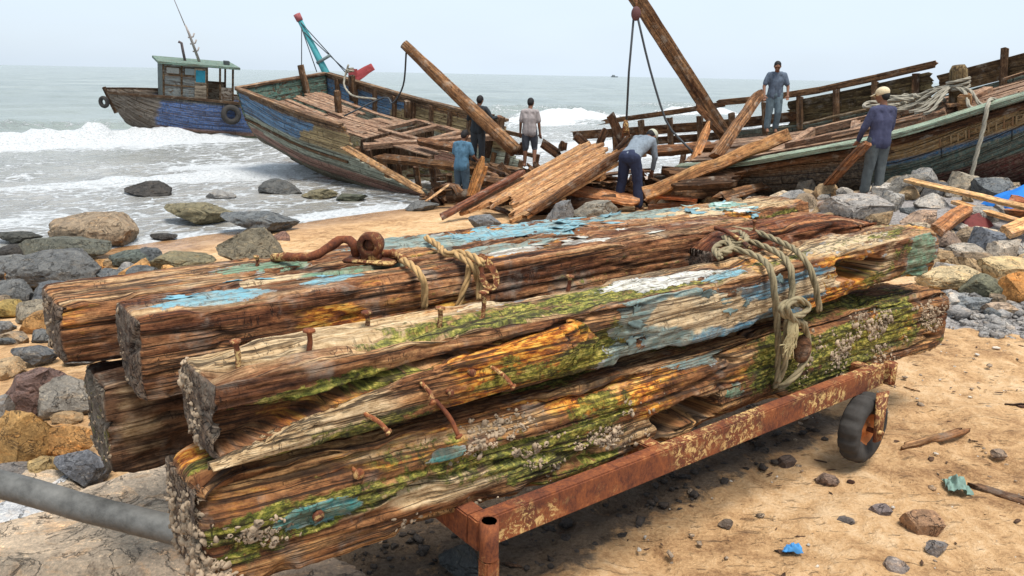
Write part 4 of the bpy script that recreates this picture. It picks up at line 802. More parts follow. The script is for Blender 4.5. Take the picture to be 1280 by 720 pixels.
# iron plate with slot (lies against the rope)
n0 = nrm(np.array([-.05, -1, .35])); a0 = nrm(np.array([.35, .1, -.9]) - n0 * (np.array([.35, .1, -.9]) @ n0)); b0 = np.cross(n0, a0); c0 = onface(609, 340, 2.74); k = 32; vs = []
for h in (.010, -.010):
    for (ra, rb) in ((.085, .042), (.045, .016)):
        for i in range(k):
            t = 2 * math.pi * i / k; off = .018 if ra < .05 else 0; vs.append(c0 + a0 * (ra * math.cos(t) + off) + b0 * rb * math.sin(t) * (1 if ra < .05 else 1 + .2 * math.cos(t)) + n0 * h)
f = []
for i in range(k):
    j = (i + 1) % k; f += [(i, j, k + j, k + i), (2 * k + i, 3 * k + i, 3 * k + j, 2 * k + j), (i, 2 * k + i, 2 * k + j, j), (k + i, k + j, 3 * k + j, 3 * k + i)]
mb = MB(); mb.add(vs, f); ellip(mb, c0 - a0 * .052 + n0 * .012, .016, .016, .010, 7); tag(mb.build('iron_plate', RUST, smooth=False), 'oval rusty iron plate with a slot hanging in the tan rope', 'iron plate')
mb = MB(); tube(mb, crom([TP(893, 285, 1.2), TP(905, 288, 1.19), TP(922, 298, 1.18), TP(938, 310, 1.17)], .02), .012, 7, nz_=.4, seed=9); tag(mb.build('iron_hook', RUSTD), 'bent rusty hook under the lashing rope on the timber top', 'hook')

# foreground bits on the sand
def bit(name, px, py, l_, w_, t_, ang, mat, col, label, cat, jag=(.1, .1), lift=.0, tilt=0):
    p = ong(px, py); d = np.array([math.cos(ang), math.sin(ang), tilt]); mb = MB(); plank(mb, p - d * l_ / 2 + Zv * (t_ * .4 + lift), p + d * l_ / 2 + Zv * (t_ * .4 + lift), w_, t_, jag=jag, seed=int(px), wn=.5, seg=.06, taper=(.6, 1.1)); return tag(mb.build(name, mat, None, col), label, cat)
bit('wooden_stake', 1168, 552, .58, .05, .028, .42, W_FRESH, (.85, .8, .75), 'pale split stake lying on sand right of the wheel', 'stake', tilt=.03, lift=.01)
bit('wood_scrap', 1248, 618, .34, .07, .02, -.75, W_DARK, (2, 1.9, 1.8), 'long grey slate like wood scrap at the right edge', 'scrap')
bit('wood_scrap', 1143, 488, .16, .016, .012, -.8, W_FRESH, (1, 1, 1), 'thin pale stick on the sand above the stake', 'stick')
bit('wood_scrap', 1270, 508, .15, .05, .015, 0, W_DARK, (1.4, 1.2, 1.2), 'small dark flat scrap at the right edge', 'scrap')
bit('wood_scrap', 1240, 645, .14, .012, .01, -.15, W_OLD, (1, 1, 1), 'thin twig near the right edge below the slate scrap', 'stick')
for px, py, wd, c, lb in [(1150, 668, 44, (.36, .21, .12), 'reddish brown half buried stone on the sand'), (1170, 692, 26, (.22, .20, .19), 'small dark slate below the reddish stone'), (1056, 658, 20, (.17, .15, .14), 'little black slate on the mid sand'), (1034, 607, 26, (.28, .19, .14), 'brown lump in the track behind the wheel'), (1099, 646, 24, (.2, .16, .15), 'small purple grey flat pebble'), (1248, 572, 16, (.3, .22, .16), 'brown stone right of the stake'), (1063, 605, 9, (.06, .03, .02), 'tiny dark pebble below the wheel'), (907, 660, 18, (.17, .13, .10), 'dull brown pebble before the rail'), (1120, 717, 30, (.30, .25, .22), 'grey stone cut by the bottom edge'), (982, 583, 22, (.14, .10, .08), 'brown lump under the rail')]:
    rock_px(px, py, wd, wd * .55, c, lb, dz=.3)
def rag(name, px, py, rx, ry, h, mat, col, label, cat, seed):
    p = ong(px, py); n = 22; vs = []; F_ = []
    for i in range(n):
        for j in range(n):
            a, b = i / (n - 1) * 2 - 1, j / (n - 1) * 2 - 1; k_ = 1 + .25 * vn(np.array([[a * 1.5, b * 1.5, seed]]), seed)[0]; vs.append((p[0] + a * rx * k_ * (1 - .4 * b), p[1] + b * ry * k_, p[2] + .012 + h * max(0, .5 + fbm(np.array([[a * 1.6, b * 1.6, seed]]), 3, seed)[0] * 1.6) * (1 - .6 * (a * a + b * b) / 2)))
    N_ = n * n; v = np.array(vs); F_ = [(i * n + j, (i + 1) * n + j, (i + 1) * n + j + 1, i * n + j + 1) for i in range(n - 1) for j in range(n - 1)]; mb = MB(); mb.add(np.concatenate([v, v - (0, 0, .003)]), F_ + [tuple(t + N_ for t in q[::-1]) for q in F_]); return tag(mb.build(name, mat, None, col), label, cat)
rag('blue_scrap', 989, 691, .035, .025, .03, M_PAINTC, (.06, .24, .50), 'small crumpled bright blue scrap on the sand', 'scrap', 3)
rag('green_scrap', 1192, 612, .045, .08, .06, M_PAINTC, (.20, .30, .25), 'folded grey green paint scrap on the sand by the stake', 'scrap', 5)

# ------------------------------------------------------------------ boats
def basis(o, e1, e2):
    e1 = nrm(e1); e3 = nrm(np.cross(e1, e2)); e2 = np.cross(e3, e1)
    return Matrix(((e1[0], e2[0], e3[0], o[0]), (e1[1], e2[1], e3[1], o[1]), (e1[2], e2[2], e3[2], o[2]), (0, 0, 0, 1)))
def sheet(mb, Gd, th, keep=None, gc=None, cols=None, inf=.3, **fields):
    "thick skin from a grid of points; normals by cross product"
    ni, nj = Gd.shape[:2]; du = np.gradient(Gd, axis=0); dv = np.gradient(Gd, axis=1); N = np.cross(du, dv); N /= np.linalg.norm(N, axis=2)[..., None] + 1e-9
    inner = Gd - N * th; v = np.concatenate([Gd.reshape(-1, 3), inner.reshape(-1, 3)]); K = np.ones((ni - 1, nj - 1), bool) if keep is None else keep; n = ni * nj; f = []
    idx = lambda i, j: i * nj + j
    for i in range(ni - 1):
        for j in range(nj - 1):
            if not K[i, j]: continue
            a, b, c, d = idx(i, j), idx(i + 1, j), idx(i + 1, j + 1), idx(i, j + 1); f.append((a, b, c, d)); f.append((a + n, d + n, c + n, b + n))
            if i == 0 or not K[i - 1, j]: f.append((a, d, d + n, a + n))
            if i == ni - 2 or not K[i + 1, j]: f.append((b, b + n, c + n, c))
            if j == 0 or not K[i, j - 1]: f.append((a, a + n, b + n, b))
            if j == nj - 2 or not K[i, j + 1]: f.append((d, c, c + n, d + n))
    g = np.concatenate([gc.reshape(-1, 3)] * 2) if gc is not None else v
    e = {}
    if cols is not None: e['pcol'] = np.concatenate([cols.reshape(-1, 3)] * 2)
    for k, a in fields.items(): e[k] = np.concatenate([a.reshape(-1), a.reshape(-1) * inf])
    mb.add(v, f, g, **e)
class Hull:
    def __init__(s, L, hb, sheer, keel, rb=0, rs=0, p=.8, q=.9):
        s.L, s.hb, s.sh, s.kl, s.rb, s.rs, s.p, s.q = L, hb, sheer, keel, rb, rs, p, q
    def iv(s, tab, t): return np.interp(t, [a for a, _ in tab], [b for _, b in tab])
    def sm(s, tab, t): 
        return sum(s.iv(tab, np.clip(t + d, 0, 1)) for d in (-.05, -.025, 0, .025, .05)) / 5
    def pt(s, t, k, side):
        t = np.asarray(t, float); k = np.asarray(k, float); hb = s.sm(s.hb, t); z0 = s.sm(s.kl, t); z1 = s.sm(s.sh, t)
        y = side * hb * np.sin(k * math.pi / 2) ** s.p; z = z0 + (z1 - z0) * (1 - np.cos(k * math.pi / 2)) ** s.q
        x = s.L * t + s.rb * k * sst(.6, 1, t) - s.rs * k * sst(.35, 0, t)
        return np.stack([x, y, z], -1)
    def side(s, parent, name, side, mat, colfn, keepfn=None, nt=110, nk=44, th=.06, jitter=.012, seed=0, label=None):
        T, K = np.meshgrid(np.linspace(0, 1, nt), np.linspace(0, 1, nk), indexing='ij'); Gd = s.pt(T, K, side)
        gl = np.concatenate([np.zeros((nt, 1)), np.cumsum(np.linalg.norm(np.diff(Gd, axis=1), axis=2), axis=1)], 1)
        gc = np.stack([Gd[..., 0], gl, 0 * gl], -1); st = gl / .19
        dent = .03 * fbm(np.stack([Gd[..., 0] * .6, gl * .8, 0 * gl], -1), 3, seed) + jitter * vn(np.stack([np.floor(Gd[..., 0] / 1.9) * 3.1, np.floor(st) * 1.7, 0 * gl], -1), seed + 1) - .012 * (np.abs(st % 1 - .5) > .42)
        du = np.gradient(Gd, axis=0); dv = np.gradient(Gd, axis=1); N = np.cross(du, dv) * side; N /= np.linalg.norm(N, axis=2)[..., None] + 1e-9
        Gd = Gd - N * dent[..., None]
        keep = None
        if keepfn is not None: Tm, Km = T[:-1, :-1] + .5 / nt, K[:-1, :-1] + .5 / nk; keep = keepfn(Tm, Km, gl[:-1, :-1])
        col, pa, mo, ru = colfn(T, K, gl, Gd)
        if side > 0: Gd, gc, col, pa, mo, ru = (a[::-1] for a in (Gd, gc, col, pa, mo, ru)); keep = None if keep is None else keep[::-1]
        mb = MB(); sheet(mb, Gd, th, keep, gc, col, inf=(.9 if side > 0 else .3), paint=pa, moss=mo, rust=ru); o = mb.build(name, mat, parent)
        if label: o['label'] = label
        return o
    def rail(s, parent, name, side, mat, w_, t_, t0=0, t1=1, k=1., dz=.03, col=None, seed=0, attrs=None):
        mb = MB(); ts = np.linspace(t0, t1, max(4, int((t1 - t0) * s.L / .22))); P = s.pt(ts, np.full_like(ts, k), side) + (0, 0, dz); n = len(P); vs = []; G = []; T, _, _ = frames(P)
        for i in range(n):
            sd_ = nrm(np.cross(T[i], (0, 0, 1))); u_ = np.cross(sd_, T[i]); r_ = 1 + .12 * vn(np.array([[i * .7, seed, 0.]]), 3)[0]
            for a, b in ((-1, 1), (1, 1), (1, -1), (-1, -1)): vs.append(P[i] + sd_ * a * w_ / 2 * r_ + u_ * b * t_ / 2); G.append((P[i][0], a * w_ / 2, b * t_ + seed))
        f = [(i * 4 + j, (i + 1) * 4 + j, (i + 1) * 4 + (j + 1) % 4, i * 4 + (j + 1) % 4) for i in range(n - 1) for j in range(4)] + [(3, 2, 1, 0), ((n - 1) * 4, (n - 1) * 4 + 1, (n - 1) * 4 + 2, (n - 1) * 4 + 3)]
        mb.add(vs, f, G, **(attrs or {})); return mb.build(name, mat, parent, col, smooth=False)
    def deck(s, parent, name, mat, t0, t1, k, holes=(), pw=.17, seed=0, dz=0, miss=.04, y0=-1, y1=1):
        mb = MB(); r_ = np.random.default_rng(seed); hbm = max(b for _, b in s.hb); ys = np.arange(-hbm, hbm, pw)
        for y in ys:
            x = s.L * t0 + r_.uniform(-.15, .15); x1 = s.L * t1 + r_.uniform(-.5, .25)
            while x < x1 - .3:
                l_ = r_.uniform(1.0, 2.8); xe = min(x + l_, x1); tm = (x + xe) / 2 / s.L
                def zat(xx): p = s.pt(min(1, max(0, xx / s.L)), k, 1); return float(p[2]), abs(float(p[1]))
                segs = [(x, xe)]
                for (hx0, hx1, hy0, hy1) in holes:
                    if hy0 - pw * .4 < y < hy1 + pw * .4 - .02:
                        ns = []
                        for a, b in segs:
                            if b <= hx0 or a >= hx1: ns.append((a, b)); continue
                            if a < hx0 - .1: ns.append((a, hx0))
                            if b > hx1 + .1: ns.append((hx1, b))
                        segs = ns
                for a, b in segs:
                    if r_.random() < miss: continue
                    za, wa = zat(a); zb, wb = zat(b)
                    if abs(y) > max(wa, wb) - .03 or y < y0 or y > y1: continue
                    if abs(y) > min(wa, wb): 
                        if wa < wb: a = a + (b - a) * .5; za = zat(a)[0]
                        else: b = b - (b - a) * .5; zb = zat(b)[0]
                    cam_ = .05 * (1 - (y / hbm) ** 2)
                    plank(mb, (a, y, za + dz + cam_ + r_.uniform(-.012, .015)), (b - .015, y, zb + dz + cam_ + r_.uniform(-.012, .02)), pw * r_.uniform(.86, .97), .04, jag=(.03, .1 * (r_.random() < .4)), seed=int(r_.integers(1e6)), wn=.06, seg=.6)
                x = xe
        return mb.build(name, mat, parent, smooth=False)
def bands(tab, wear=.85):
    "tab: (k upper limit, colour, paint strength)"
    def fn(T, K, gl, Gd):
        col = np.zeros(T.shape + (3,)); pa = np.zeros(T.shape); kk = K + .02 * np.sin(T * 5)
        for lo, c, st in tab:
            m = kk > lo; 
            if callable(c): cc, st2 = c(T); col[m] = cc[m]; pa[m] = (st2 * np.ones_like(T))[m]
            else: col[m] = c; pa[m] = st
        return col, pa, np.zeros_like(pa), np.zeros_like(pa)
    return fn
def post(parent, name, P0, P1, w_, t_=None, mat=W_DEB, col=(1, 1, 1), seed=0, jag=.05, up=(0, 1, .01), **k):
    mb = MB(); plank(mb, P0, P1, w_, t_ or w_, up=up, jag=(0, jag), seed=seed, m=3, wn=.1, seg=.25, **k); return mb.build(name, mat, parent, col, smooth=False)
def ring(parent, name, c, R_, r_, ax_, mat):
    q = Vector(ax_).to_track_quat('Z', 'Y').to_matrix(); v, f = lathe([(R_ + r_ * math.cos(a), r_ * math.sin(a)) for a in np.linspace(0, 2 * math.pi, 11)], 30); mb = MB(); mb.add(v @ np.array(q).T + np.array(c), f); return mb.build(name, mat, parent)

# --- left wreck: stern high, deck open, forward half broken down into a pile
A1 = at(293, 108, 23.5); A2 = at(387, 86, 26.3); B1_ = at(430, 160, 20.4); B2_ = at(560, 118, 22.9)
o1 = (A1 + A2) / 2 + nrm(B1_ - A1) * .95; e1 = nrm(B1_ - A1) + nrm(B2_ - A2); e2 = A2 - A1; hbw = np.linalg.norm(A2 - A1) / 2
WM = basis(o1, e1, e2)
w1 = thing('wrecked_boat', 'broken wooden fishing boat on the left with blue upper planks and open deck, half dismantled', 'boat', WM)
H1 = Hull(10.2, [(0, hbw), (.25, hbw + .12), (.6, hbw + .1), (1, hbw * .8)], [(0, 0), (.3, -.12), (.6, -.1), (1, .15)], [(0, -1.75), (.2, -2.1), (.6, -2.05), (1, -1.8)], 0, .40, .42, .9)
def c1(T, K, gl, Gd):
    x = Gd[..., 0] + .5 * vn(np.stack([gl * 5, 0 * T, 0 * T], -1), 4); col = np.zeros(T.shape + (3,)) + .2; pa = np.full(T.shape, .35); s_ = K + .03 * T
    def setm(m, c, p): col[m] = c; pa[m] = p
    setm(s_ > .74, (.06, .20, .38), .85); setm((s_ > .74) & (x > 2.6), (.46, .32, .14), .8); setm((s_ <= .74) & (s_ > .56), (.34, .38, .30), .9); setm((s_ <= .56) & (s_ > .42), (.27, .12, .09), .85); setm(s_ <= .42, (.12, .11, .07), .7)
    setm((s_ > .955), (.2, .12, .07), .1)
    mo = .75 * sst(.5, .25, s_) + .35 * sst(4, 6, x) * sst(.7, .4, s_); return col, pa, mo, .55 * np.exp(-((x - 4.2) / 1.5) ** 2) * sst(.6, .75, s_)
brk = lambda T, K, gl: K < np.interp(T * 10.2 + .25 * vn(np.stack([T * 30, K * 2, 0 * K], -1), 4), [0, 4.1, 4.35, 4.7, 5.6, 7.5, 9.3, 10.2], [1.1, 1.1, .86, .72, .66, .60, .54, .45]) - .05 * (vn(np.stack([T * 45, np.floor(gl / .19), 0 * K], -1), 9) > .2)
H1.side(w1, 'near_side', -1, W_HULL, c1, brk, seed=3, nt=150)
brk2 = lambda T, K, gl: K < np.interp(T * 10.2, [0, 6.6, 6.9, 7.6, 8.5, 10.2], [1.1, 1.1, .8, .6, .45, .4]) + .05 * vn(np.stack([T * 45, np.floor(gl / .19), 0 * K], -1), 9)
H1.side(w1, 'far_side', 1, W_HULL, c1, brk2, seed=4)
# stern transom
mb = MB(); n_ = 24; kk = np.linspace(0, 1, n_); L_ = H1.pt(np.zeros(n_), kk, -1); R_ = H1.pt(np.zeros(n_), kk, 1); Gd = L_[None] + (R_ - L_)[None] * np.linspace(0, 1, 13)[:, None, None]
sheet(mb, Gd, .06, None, Gd[..., [1, 2, 0]].copy(), np.zeros(Gd.shape) + (.08, .2, .16), paint=np.full(Gd.shape[:2], .7)); mb.build('transom', W_HULL, w1)
# rudder skeg under the stern
mb = MB(); sheet(mb, np.array([[(-.35, 0, -1.75), (-.3, 0, -2.35)], [(.9, 0, -1.85), (.9, 0, -2.5)]], float), .09); mb.build('rudder', W_DARK, w1)
H1.rail(w1, 'gunwale', -1, W_DEB, .17, .07, 0, .41, col=(1, .93, .85), seed=2); H1.rail(w1, 'gunwale', 1, W_DEB, .17, .07, 0, .67, col=(.85, .85, .8), seed=5)
post(w1, 'stern_rail', (-.45, -hbw, .03), (-.45, hbw, .03), .18, .07, col=(1, .93, .85), up=(0, 0, 1))
H1.rail(w1, 'rubbing_strake', -1, W_DEB, .10, .06, 0, .42, k=.66, dz=0, seed=8, col=(.8, .7, .55))
k_d = .62
H1.deck(w1, 'deck', W_DECK, .0, .66, .80, holes=[(4.0, 5.6, -.2, 1.1), (2.35, 2.9, .35, .7)], seed=6, dz=.06, miss=.05)
# hatch coaming, deck edge beam, stanchions, ribs
zz = lambda x, k=.80: float(H1.pt(x / 10.2, k, 1)[2]) + .16
for (x0, y0, x1, y1) in [(4.0, -.25, 5.7, -.25), (4.0, 1.1, 5.7, 1.1), (4.0, -.25, 4.0, 1.15), (5.65, -.25, 5.65, 1.15), (4.8, -.2, 4.8, 1.1)]:
    post(w1, 'hatch_coaming', (x0, y0, zz(x0)), (x1, y1, zz(x1)), .16, .13, mat=W_DECK, up=(0, 0, 1), seed=int(x0 * 9 + y1 * 7))
post(w1, 'deck_beam', (4.75, -1.5, zz(5) - .04), (6.75, 1.6, zz(6.6) + .0), .2, .16, mat=W_DECK, up=(0, 0, 1), seed=3)
for i, x in enumerate(np.arange(.5, 6.6, .72)):
    p = H1.pt(x / 10.2, 1., 1); q = H1.pt(x / 10.2, .74, 1); post(w1, 'stanchion', q + (0, -.08, 0), p + (0, -.08, -.02), .13, .11, seed=i, col=(.8, .75, .7))
for i, (x, y, h, tl) in enumerate([(1.05, 1.35, .62, 0), (3.3, 1.45, .35, 0), (1.9, .1, .55, 0.0), (-.15, .62, .72, -.25), (6.7, 1.5, .5, .05)]):
    post(w1, 'bollard_post', (x, y, zz(x) - .1), (x + tl, y, zz(x) + h - .1 + .15), .17, .15, seed=40 + i, col=(.75, .68, .6), jag=.03)
for i, x in enumerate([4.6, 5.0, 5.5, 6.0, 6.6, 7.1, 7.6, 8.1, 8.6, 9.1]):
    t = x / 10.2
    for side in (-1, 1):
        if side == 1 and x < 6.6: continue
        ks = np.linspace(.12, (.80 if side < 0 else .7) + .06 * math.sin(i * 3), 8); P = H1.pt(np.full(8, t), ks, side); P[:, 1] *= .93; P[:, 2] += .07; mb = MB(); tube(mb, P, .075, 6, seed=i, nz_=.3); mb.build('rib', W_DARK if i % 2 else W_DEB, w1, (.9, .75, .6), smooth=False)
post(w1, 'bulkhead_post', (5.9, 1.2, -1.3), (5.9, 1.25, zz(5.9) - .1), .2, .14, seed=4, mat=W_DARK); post(w1, 'bulkhead_post', (6.3, 1.5, -1.1), (6.35, 1.5, .1), .26, .1, seed=5, mat=W_DARK); post(w1, 'bulkhead_post', (5.3, .2, -1.3), (5.3, .2, zz(5.3) - .1), .13, .1, seed=6, mat=W_DEB)
mb = MB()
for i in range(8): plank(mb, (4.4 + i * .02, -1.2 + i * .33, -1.6), (4.5, -1.2 + i * .33, -.45), .3, .05, up=(1, 0, 0), seed=i)
mb.build('bulkhead', W_DARK, w1, smooth=False)
mb = MB()
for i in range(22):
    x = 5 + rng.uniform(0, 4.6); y = rng.uniform(-1.2, 1.3); a = rng.normal(0, .35); l_ = rng.uniform(.8, 2.2); plank(mb, (x, y, -1.35 + rng.uniform(0, .3)), (x + l_ * math.cos(a), y + l_ * math.sin(a), -1.3 + rng.uniform(0, .45)), rng.uniform(.1, .24), .06, seed=i, jag=(.15, .2))
mb.build('bilge_boards', W_DEB, w1, (.7, .62, .52), smooth=False)
for k_ in (.9, .74):
    H1.rail(w1, 'side_batten', 1, W_DEB, .05, .1, .64, .78, k=k_, dz=0, seed=int(k_ * 10), col=(.9, .85, .75))
mb = MB(); rope_mb(mb, [(1.0, 1.3, .55), (.95, 1.22, .3), (1.05, 1.05, .02), (1.4, .9, -.12), (1.9, .75, -.15), (2.6, .9, -.12)], .03, .05); rope_mb(mb, [(1.12, 1.38, .45), (.95, 1.3, .42), (1.05, 1.22, .4), (1.14, 1.36, .38), (.97, 1.4, .34), (1.0, 1.24, .33)], .03, .05); mb.build('mooring_rope', M_ROPEG, w1)

# --- right wreck: bow towards the right edge, heeled to show its deck
C1 = at(925, 203, 15.2); C2 = at(1281, 98, 12.6); C3 = at(1100, 81, 17.6)
ew = nrm(C2 - C1); e1 = nrm([ew[0], ew[1], .10]); e2 = np.array([-e1[1], e1[0], .17])
o2 = at(925, 203, 15.2) - e1 * 3.0
W2 = basis(o2 + nrm(e2) * 1.85, e1, e2)
w2 = thing('wrecked_boat', 'large heeled wooden boat on the right with green gunwale, blue stripe and dark red bottom', 'boat', W2)
H2 = Hull(11.2, [(0, 1.75), (.3, 1.9), (.5, 1.85), (.68, 1.35), (.85, .65), (1, .07)], [(0, -.12), (.25, -.08), (.5, .32), (.72, .95), (1, 1.8)], [(0, -1.35), (.5, -1.3), (.66, -1.0), (.8, -.3), (1, 1.0)], .6, 0, .7, .9)
def c2(T, K, gl, Gd):
    x = Gd[..., 0]; col = np.zeros(T.shape + (3,)) + .2; pa = np.full(T.shape, .6)
    def setm(m, c, p): col[m] = c; pa[m] = p
    s_ = K; setm(s_ > .93, (.10, .055, .03), .45); setm((s_ <= .93) & (s_ > .83), (.34, .20, .075), .8); setm((s_ <= .83) & (s_ > .775), (.03, .12, .24), .95); setm((s_ <= .775) & (s_ > .64), (.07, .125, .11), 1.0); setm(s_ <= .64, (.12, .022, .02), 1.1)
    bl = (x < 5.2) & (s_ < .86); setm(bl, (.028, .026, .03), 1.1); setm((x < 5.6) & (s_ >= .86), (.14, .07, .035), .5)
    return col, pa, .25 * sst(.6, .4, s_) * (x > 4), .35 * np.exp(-((s_ - .88) / .05) ** 2) * (x > 4)
H2.side(w2, 'near_side', -1, W_HULL, c2, lambda T, K, gl: K < np.interp(T * 11.2, [0, .3, 1.4, 2.2], [.6, .8, .9, 1.1]) + .06 * vn(np.stack([T * 45, np.floor(gl / .19), 0 * K], -1), 9), seed=13, nt=150, nk=54)
def c2b(T, K, gl, Gd): col = np.zeros(T.shape + (3,)) + (.085, .12, .095); col[K < .95] = (.03, .025, .02); return col, np.full(T.shape, .85), .1 + 0 * T, 0 * T  # below the sheer, near-black colour stands in for shade in the open hold
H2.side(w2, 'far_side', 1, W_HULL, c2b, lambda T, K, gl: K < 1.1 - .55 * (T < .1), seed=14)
H2.rail(w2, 'gunwale', -1, W_DEB, .30, .08, .15, 1, dz=.04, seed=12, col=(1, 1, 1), attrs={'pcol': np.array([.26, .36, .26]), 'paint': .95})
H2.rail(w2, 'rubbing_strake', -1, W_DEB, .12, .10, .18, 1, k=.965, dz=-.02, seed=15, col=(.55, .42, .33))
H2.deck(w2, 'deck', W_DECK, .12, .98, .985, holes=[(3.6, 6.5, -.75, .45)], seed=16, dz=-.06, miss=.03, pw=.19)
zd = lambda x: float(H2.pt(min(1, x / 11.2), .985, 1)[2]) + .05
for (x0, y0, x1, y1) in [(3.5, -.8, 6.3, -.8), (3.6, .5, 6.6, .5), (3.55, -.8, 3.6, .5), (4.6, -.75, 4.9, .5), (4.75, -.75, 4.45, .5), (6.2, -.8, 6.7, .6)]:
    post(w2, 'hatch_coaming', (x0, y0, zd(x0)), (x1, y1, zd(x1)), .17, .17, mat=W_DECK, up=(0, 0, 1), seed=int(x0 * 9 + y1 * 7))
# far bulwark above the deck: boards between stanchions, broken open towards the left
BH = lambda x: .62 if x < 7.4 else .38
for i, x in enumerate(np.arange(-1.76, 11.0, .78)):
    t = max(0, x / 11.2); p = H2.pt(t, 1., 1); hgt = .62 if x < 5.2 else (.46 + .14 * (i % 2)) * (1 if x < 8 else .7); hgt = hgt if x > 1.8 else .45
    post(w2, 'stanchion', p + (x - 11.2 * t if x < 0 else 0, -.06, -.5 if x < 2.2 else -.1), p + (x - 11.2 * t if x < 0 else 0, .02, hgt), .13, .12, seed=60 + i, col=(.8, .75, .68))
def brd(name, xa, xb, za, zb, h, yo=.0, col=(.75, .78, .68), mat=W_DEB, seed=0, jag=(.1, .1)):
    mb = MB(); n_ = max(2, int(abs(xb - xa) / 1.1)); xs_ = np.linspace(xa, xb, n_ + 1)
    for i in range(n_):
        a, b = xs_[i], xs_[i + 1]; pa, pb = H2.pt(max(0, a / 11.2), 1., 1), H2.pt(max(0, b / 11.2), 1., 1); pa = pa + (min(0, a), yo, za + (zb - za) * i / n_); pb = pb + (min(0, b), yo, za + (zb - za) * (i + 1) / n_)
        plank(mb, pa, pb, h, .05, up=(0, 1, 0), jag=(jag[0] if i == 0 else 0, jag[1] if i == n_ - 1 else 0), seed=seed + i, wn=.05)
    return mb.build(name, mat, w2, col, smooth=False)
for r_i in range(3): brd('bulwark_board', 2.6, 5.6, (.06 + r_i * .185), (.06 + r_i * .185), .20, .05, (.55, .66, .55), seed=70 + r_i * 9)
for r_i in range(2): brd('bulwark_board', 5.6, 10.6, .12 + r_i * .2, .05 + r_i * .16, .2, .05, (.66, .66, .55), seed=110 + r_i * 9)
brd('cap_rail', 1.0, 5.7, .68, .66, .14, .0, (.95, .85, .72), seed=140); brd('cap_rail', -2.3, 1.3, .42, .64, .12, .02, (.85, .75, .62), seed=145, jag=(.5, .1))
brd('side_board', -3.3, 3.0, .12, .18, .22, .04, (.62, .52, .42), seed=150, jag=(.7, .1)); brd('side_board', -1.9, 3.0, -.14, -.08, .18, .05, (.5, .42, .34), seed=155, jag=(.1, .1)); brd('side_board', 0.2, 3.2, -.42, -.36, .17, .05, (.62, .45, .34), seed=158); brd('side_board', .4, 3.2, -.85, -.8, .2, .03, (.5, .36, .28), seed=162)
brd('side_board', .3, 4.5, -.62, -.6, .12, -.12, (.9, .66, .48), seed=167)
post(w2, 'bow_board', (7.2, 1.15, 1.25), (9.6, .6, 1.75), .22, .06, col=(.95, .82, .66), seed=3, up=(0, 1, 0)); post(w2, 'bow_board', (7.4, 1.1, 1.1), (9.6, .55, 1.6), .2, .06, col=(.7, .62, .5), seed=4, up=(0, 1, 0))
# mooring post with its coils of rope
bx, by = 6.35, -.3; bz = zd(bx)
mb = MB(); tube(mb, [(bx, by, bz - .3), (bx, by, bz), (bx, by, bz + .62), (bx, by, bz + .70)], [.15, .15, .145, .10], 16, nz_=.15); ob = mb.build('mooring_post', W_DEB, w2, (.62, .68, .55))
mb = MB()
for i in range(3):
    a = np.linspace(0, 2 * math.pi, 12); rope_mb(mb, [(bx + .17 * math.cos(q), by + .17 * math.sin(q), bz + .34 + .05 * i + .03 * math.sin(q + i)) for q in a], .028, .05)
for i, (px_, py_) in enumerate([(-.6, -.45), (-.9, -.3), (-.5, -.6), (.45, -.35), (.3, -.55), (-1.1, .1), (-.8, .3), (-.35, -.75)]):
    rope_mb(mb, [(bx - .1, by - .1, bz + .38), (bx + px_ * .45, by + py_ * .5, bz + .28), (bx + px_ * .8, by + py_ * .9, bz + .08), (bx + px_ * 1.15, by + py_, bz + .03)], .032, .05)
r_ = random.Random(5)
for i in range(5):
    cx_, cy_ = bx - .9 + r_.uniform(-.3, .4), by - .1 + r_.uniform(-.3, .3); rr_ = r_.uniform(.16, .34); rope_mb(mb, [(cx_ + rr_ * math.cos(q), cy_ + rr_ * math.sin(q) * .8, bz + .05 + .05 * i + .02 * math.sin(3 * q)) for q in np.linspace(0, 5.8, 10)], .034, .05)
mb.build('mooring_rope', M_ROPEG, w2)
mb = MB(); box(mb, (bx + .15, by - .32, bz + .12), .2, .16, .26, ch=.02); mb.build('cleat_block', W_FRESH, w2, (.8, .8, .75), smooth=False)
for i, (xa, ya, xb, yb, c) in enumerate([(3.2, 1.2, 4.8, 1.45, (.6, .66, .58)), (6.1, .1, 6.4, -.9, (1, .9, .8)), (6.9, .9, 8.0, .8, (.9, .8, .7)), (4.5, -1.3, 6.0, -1.2, (1, .9, .8))]):
    post(w2, 'loose_board', (xa, ya, zd(xa) + .08), (xb, yb, zd(xb) + .1), .2, .05, col=c, seed=20 + i, up=(0, 0, 1), mat=W_DEB, jag=.15)
# ribs of the broken after part
for i, x in enumerate([.2, .7, 1.2, 1.7]):
    for side in (-1, 1):
        ks = np.linspace(.1, .8 + .1 * math.sin(i * 5), 8); P = H2.pt(np.full(8, x / 11.2), ks, side); P[:, 1] *= .93; P[:, 2] += .07; mb = MB(); tube(mb, P, .08, 6, seed=i, nz_=.3); mb.build('rib', W_DARK, w2, (1, .8, .6), smooth=False)
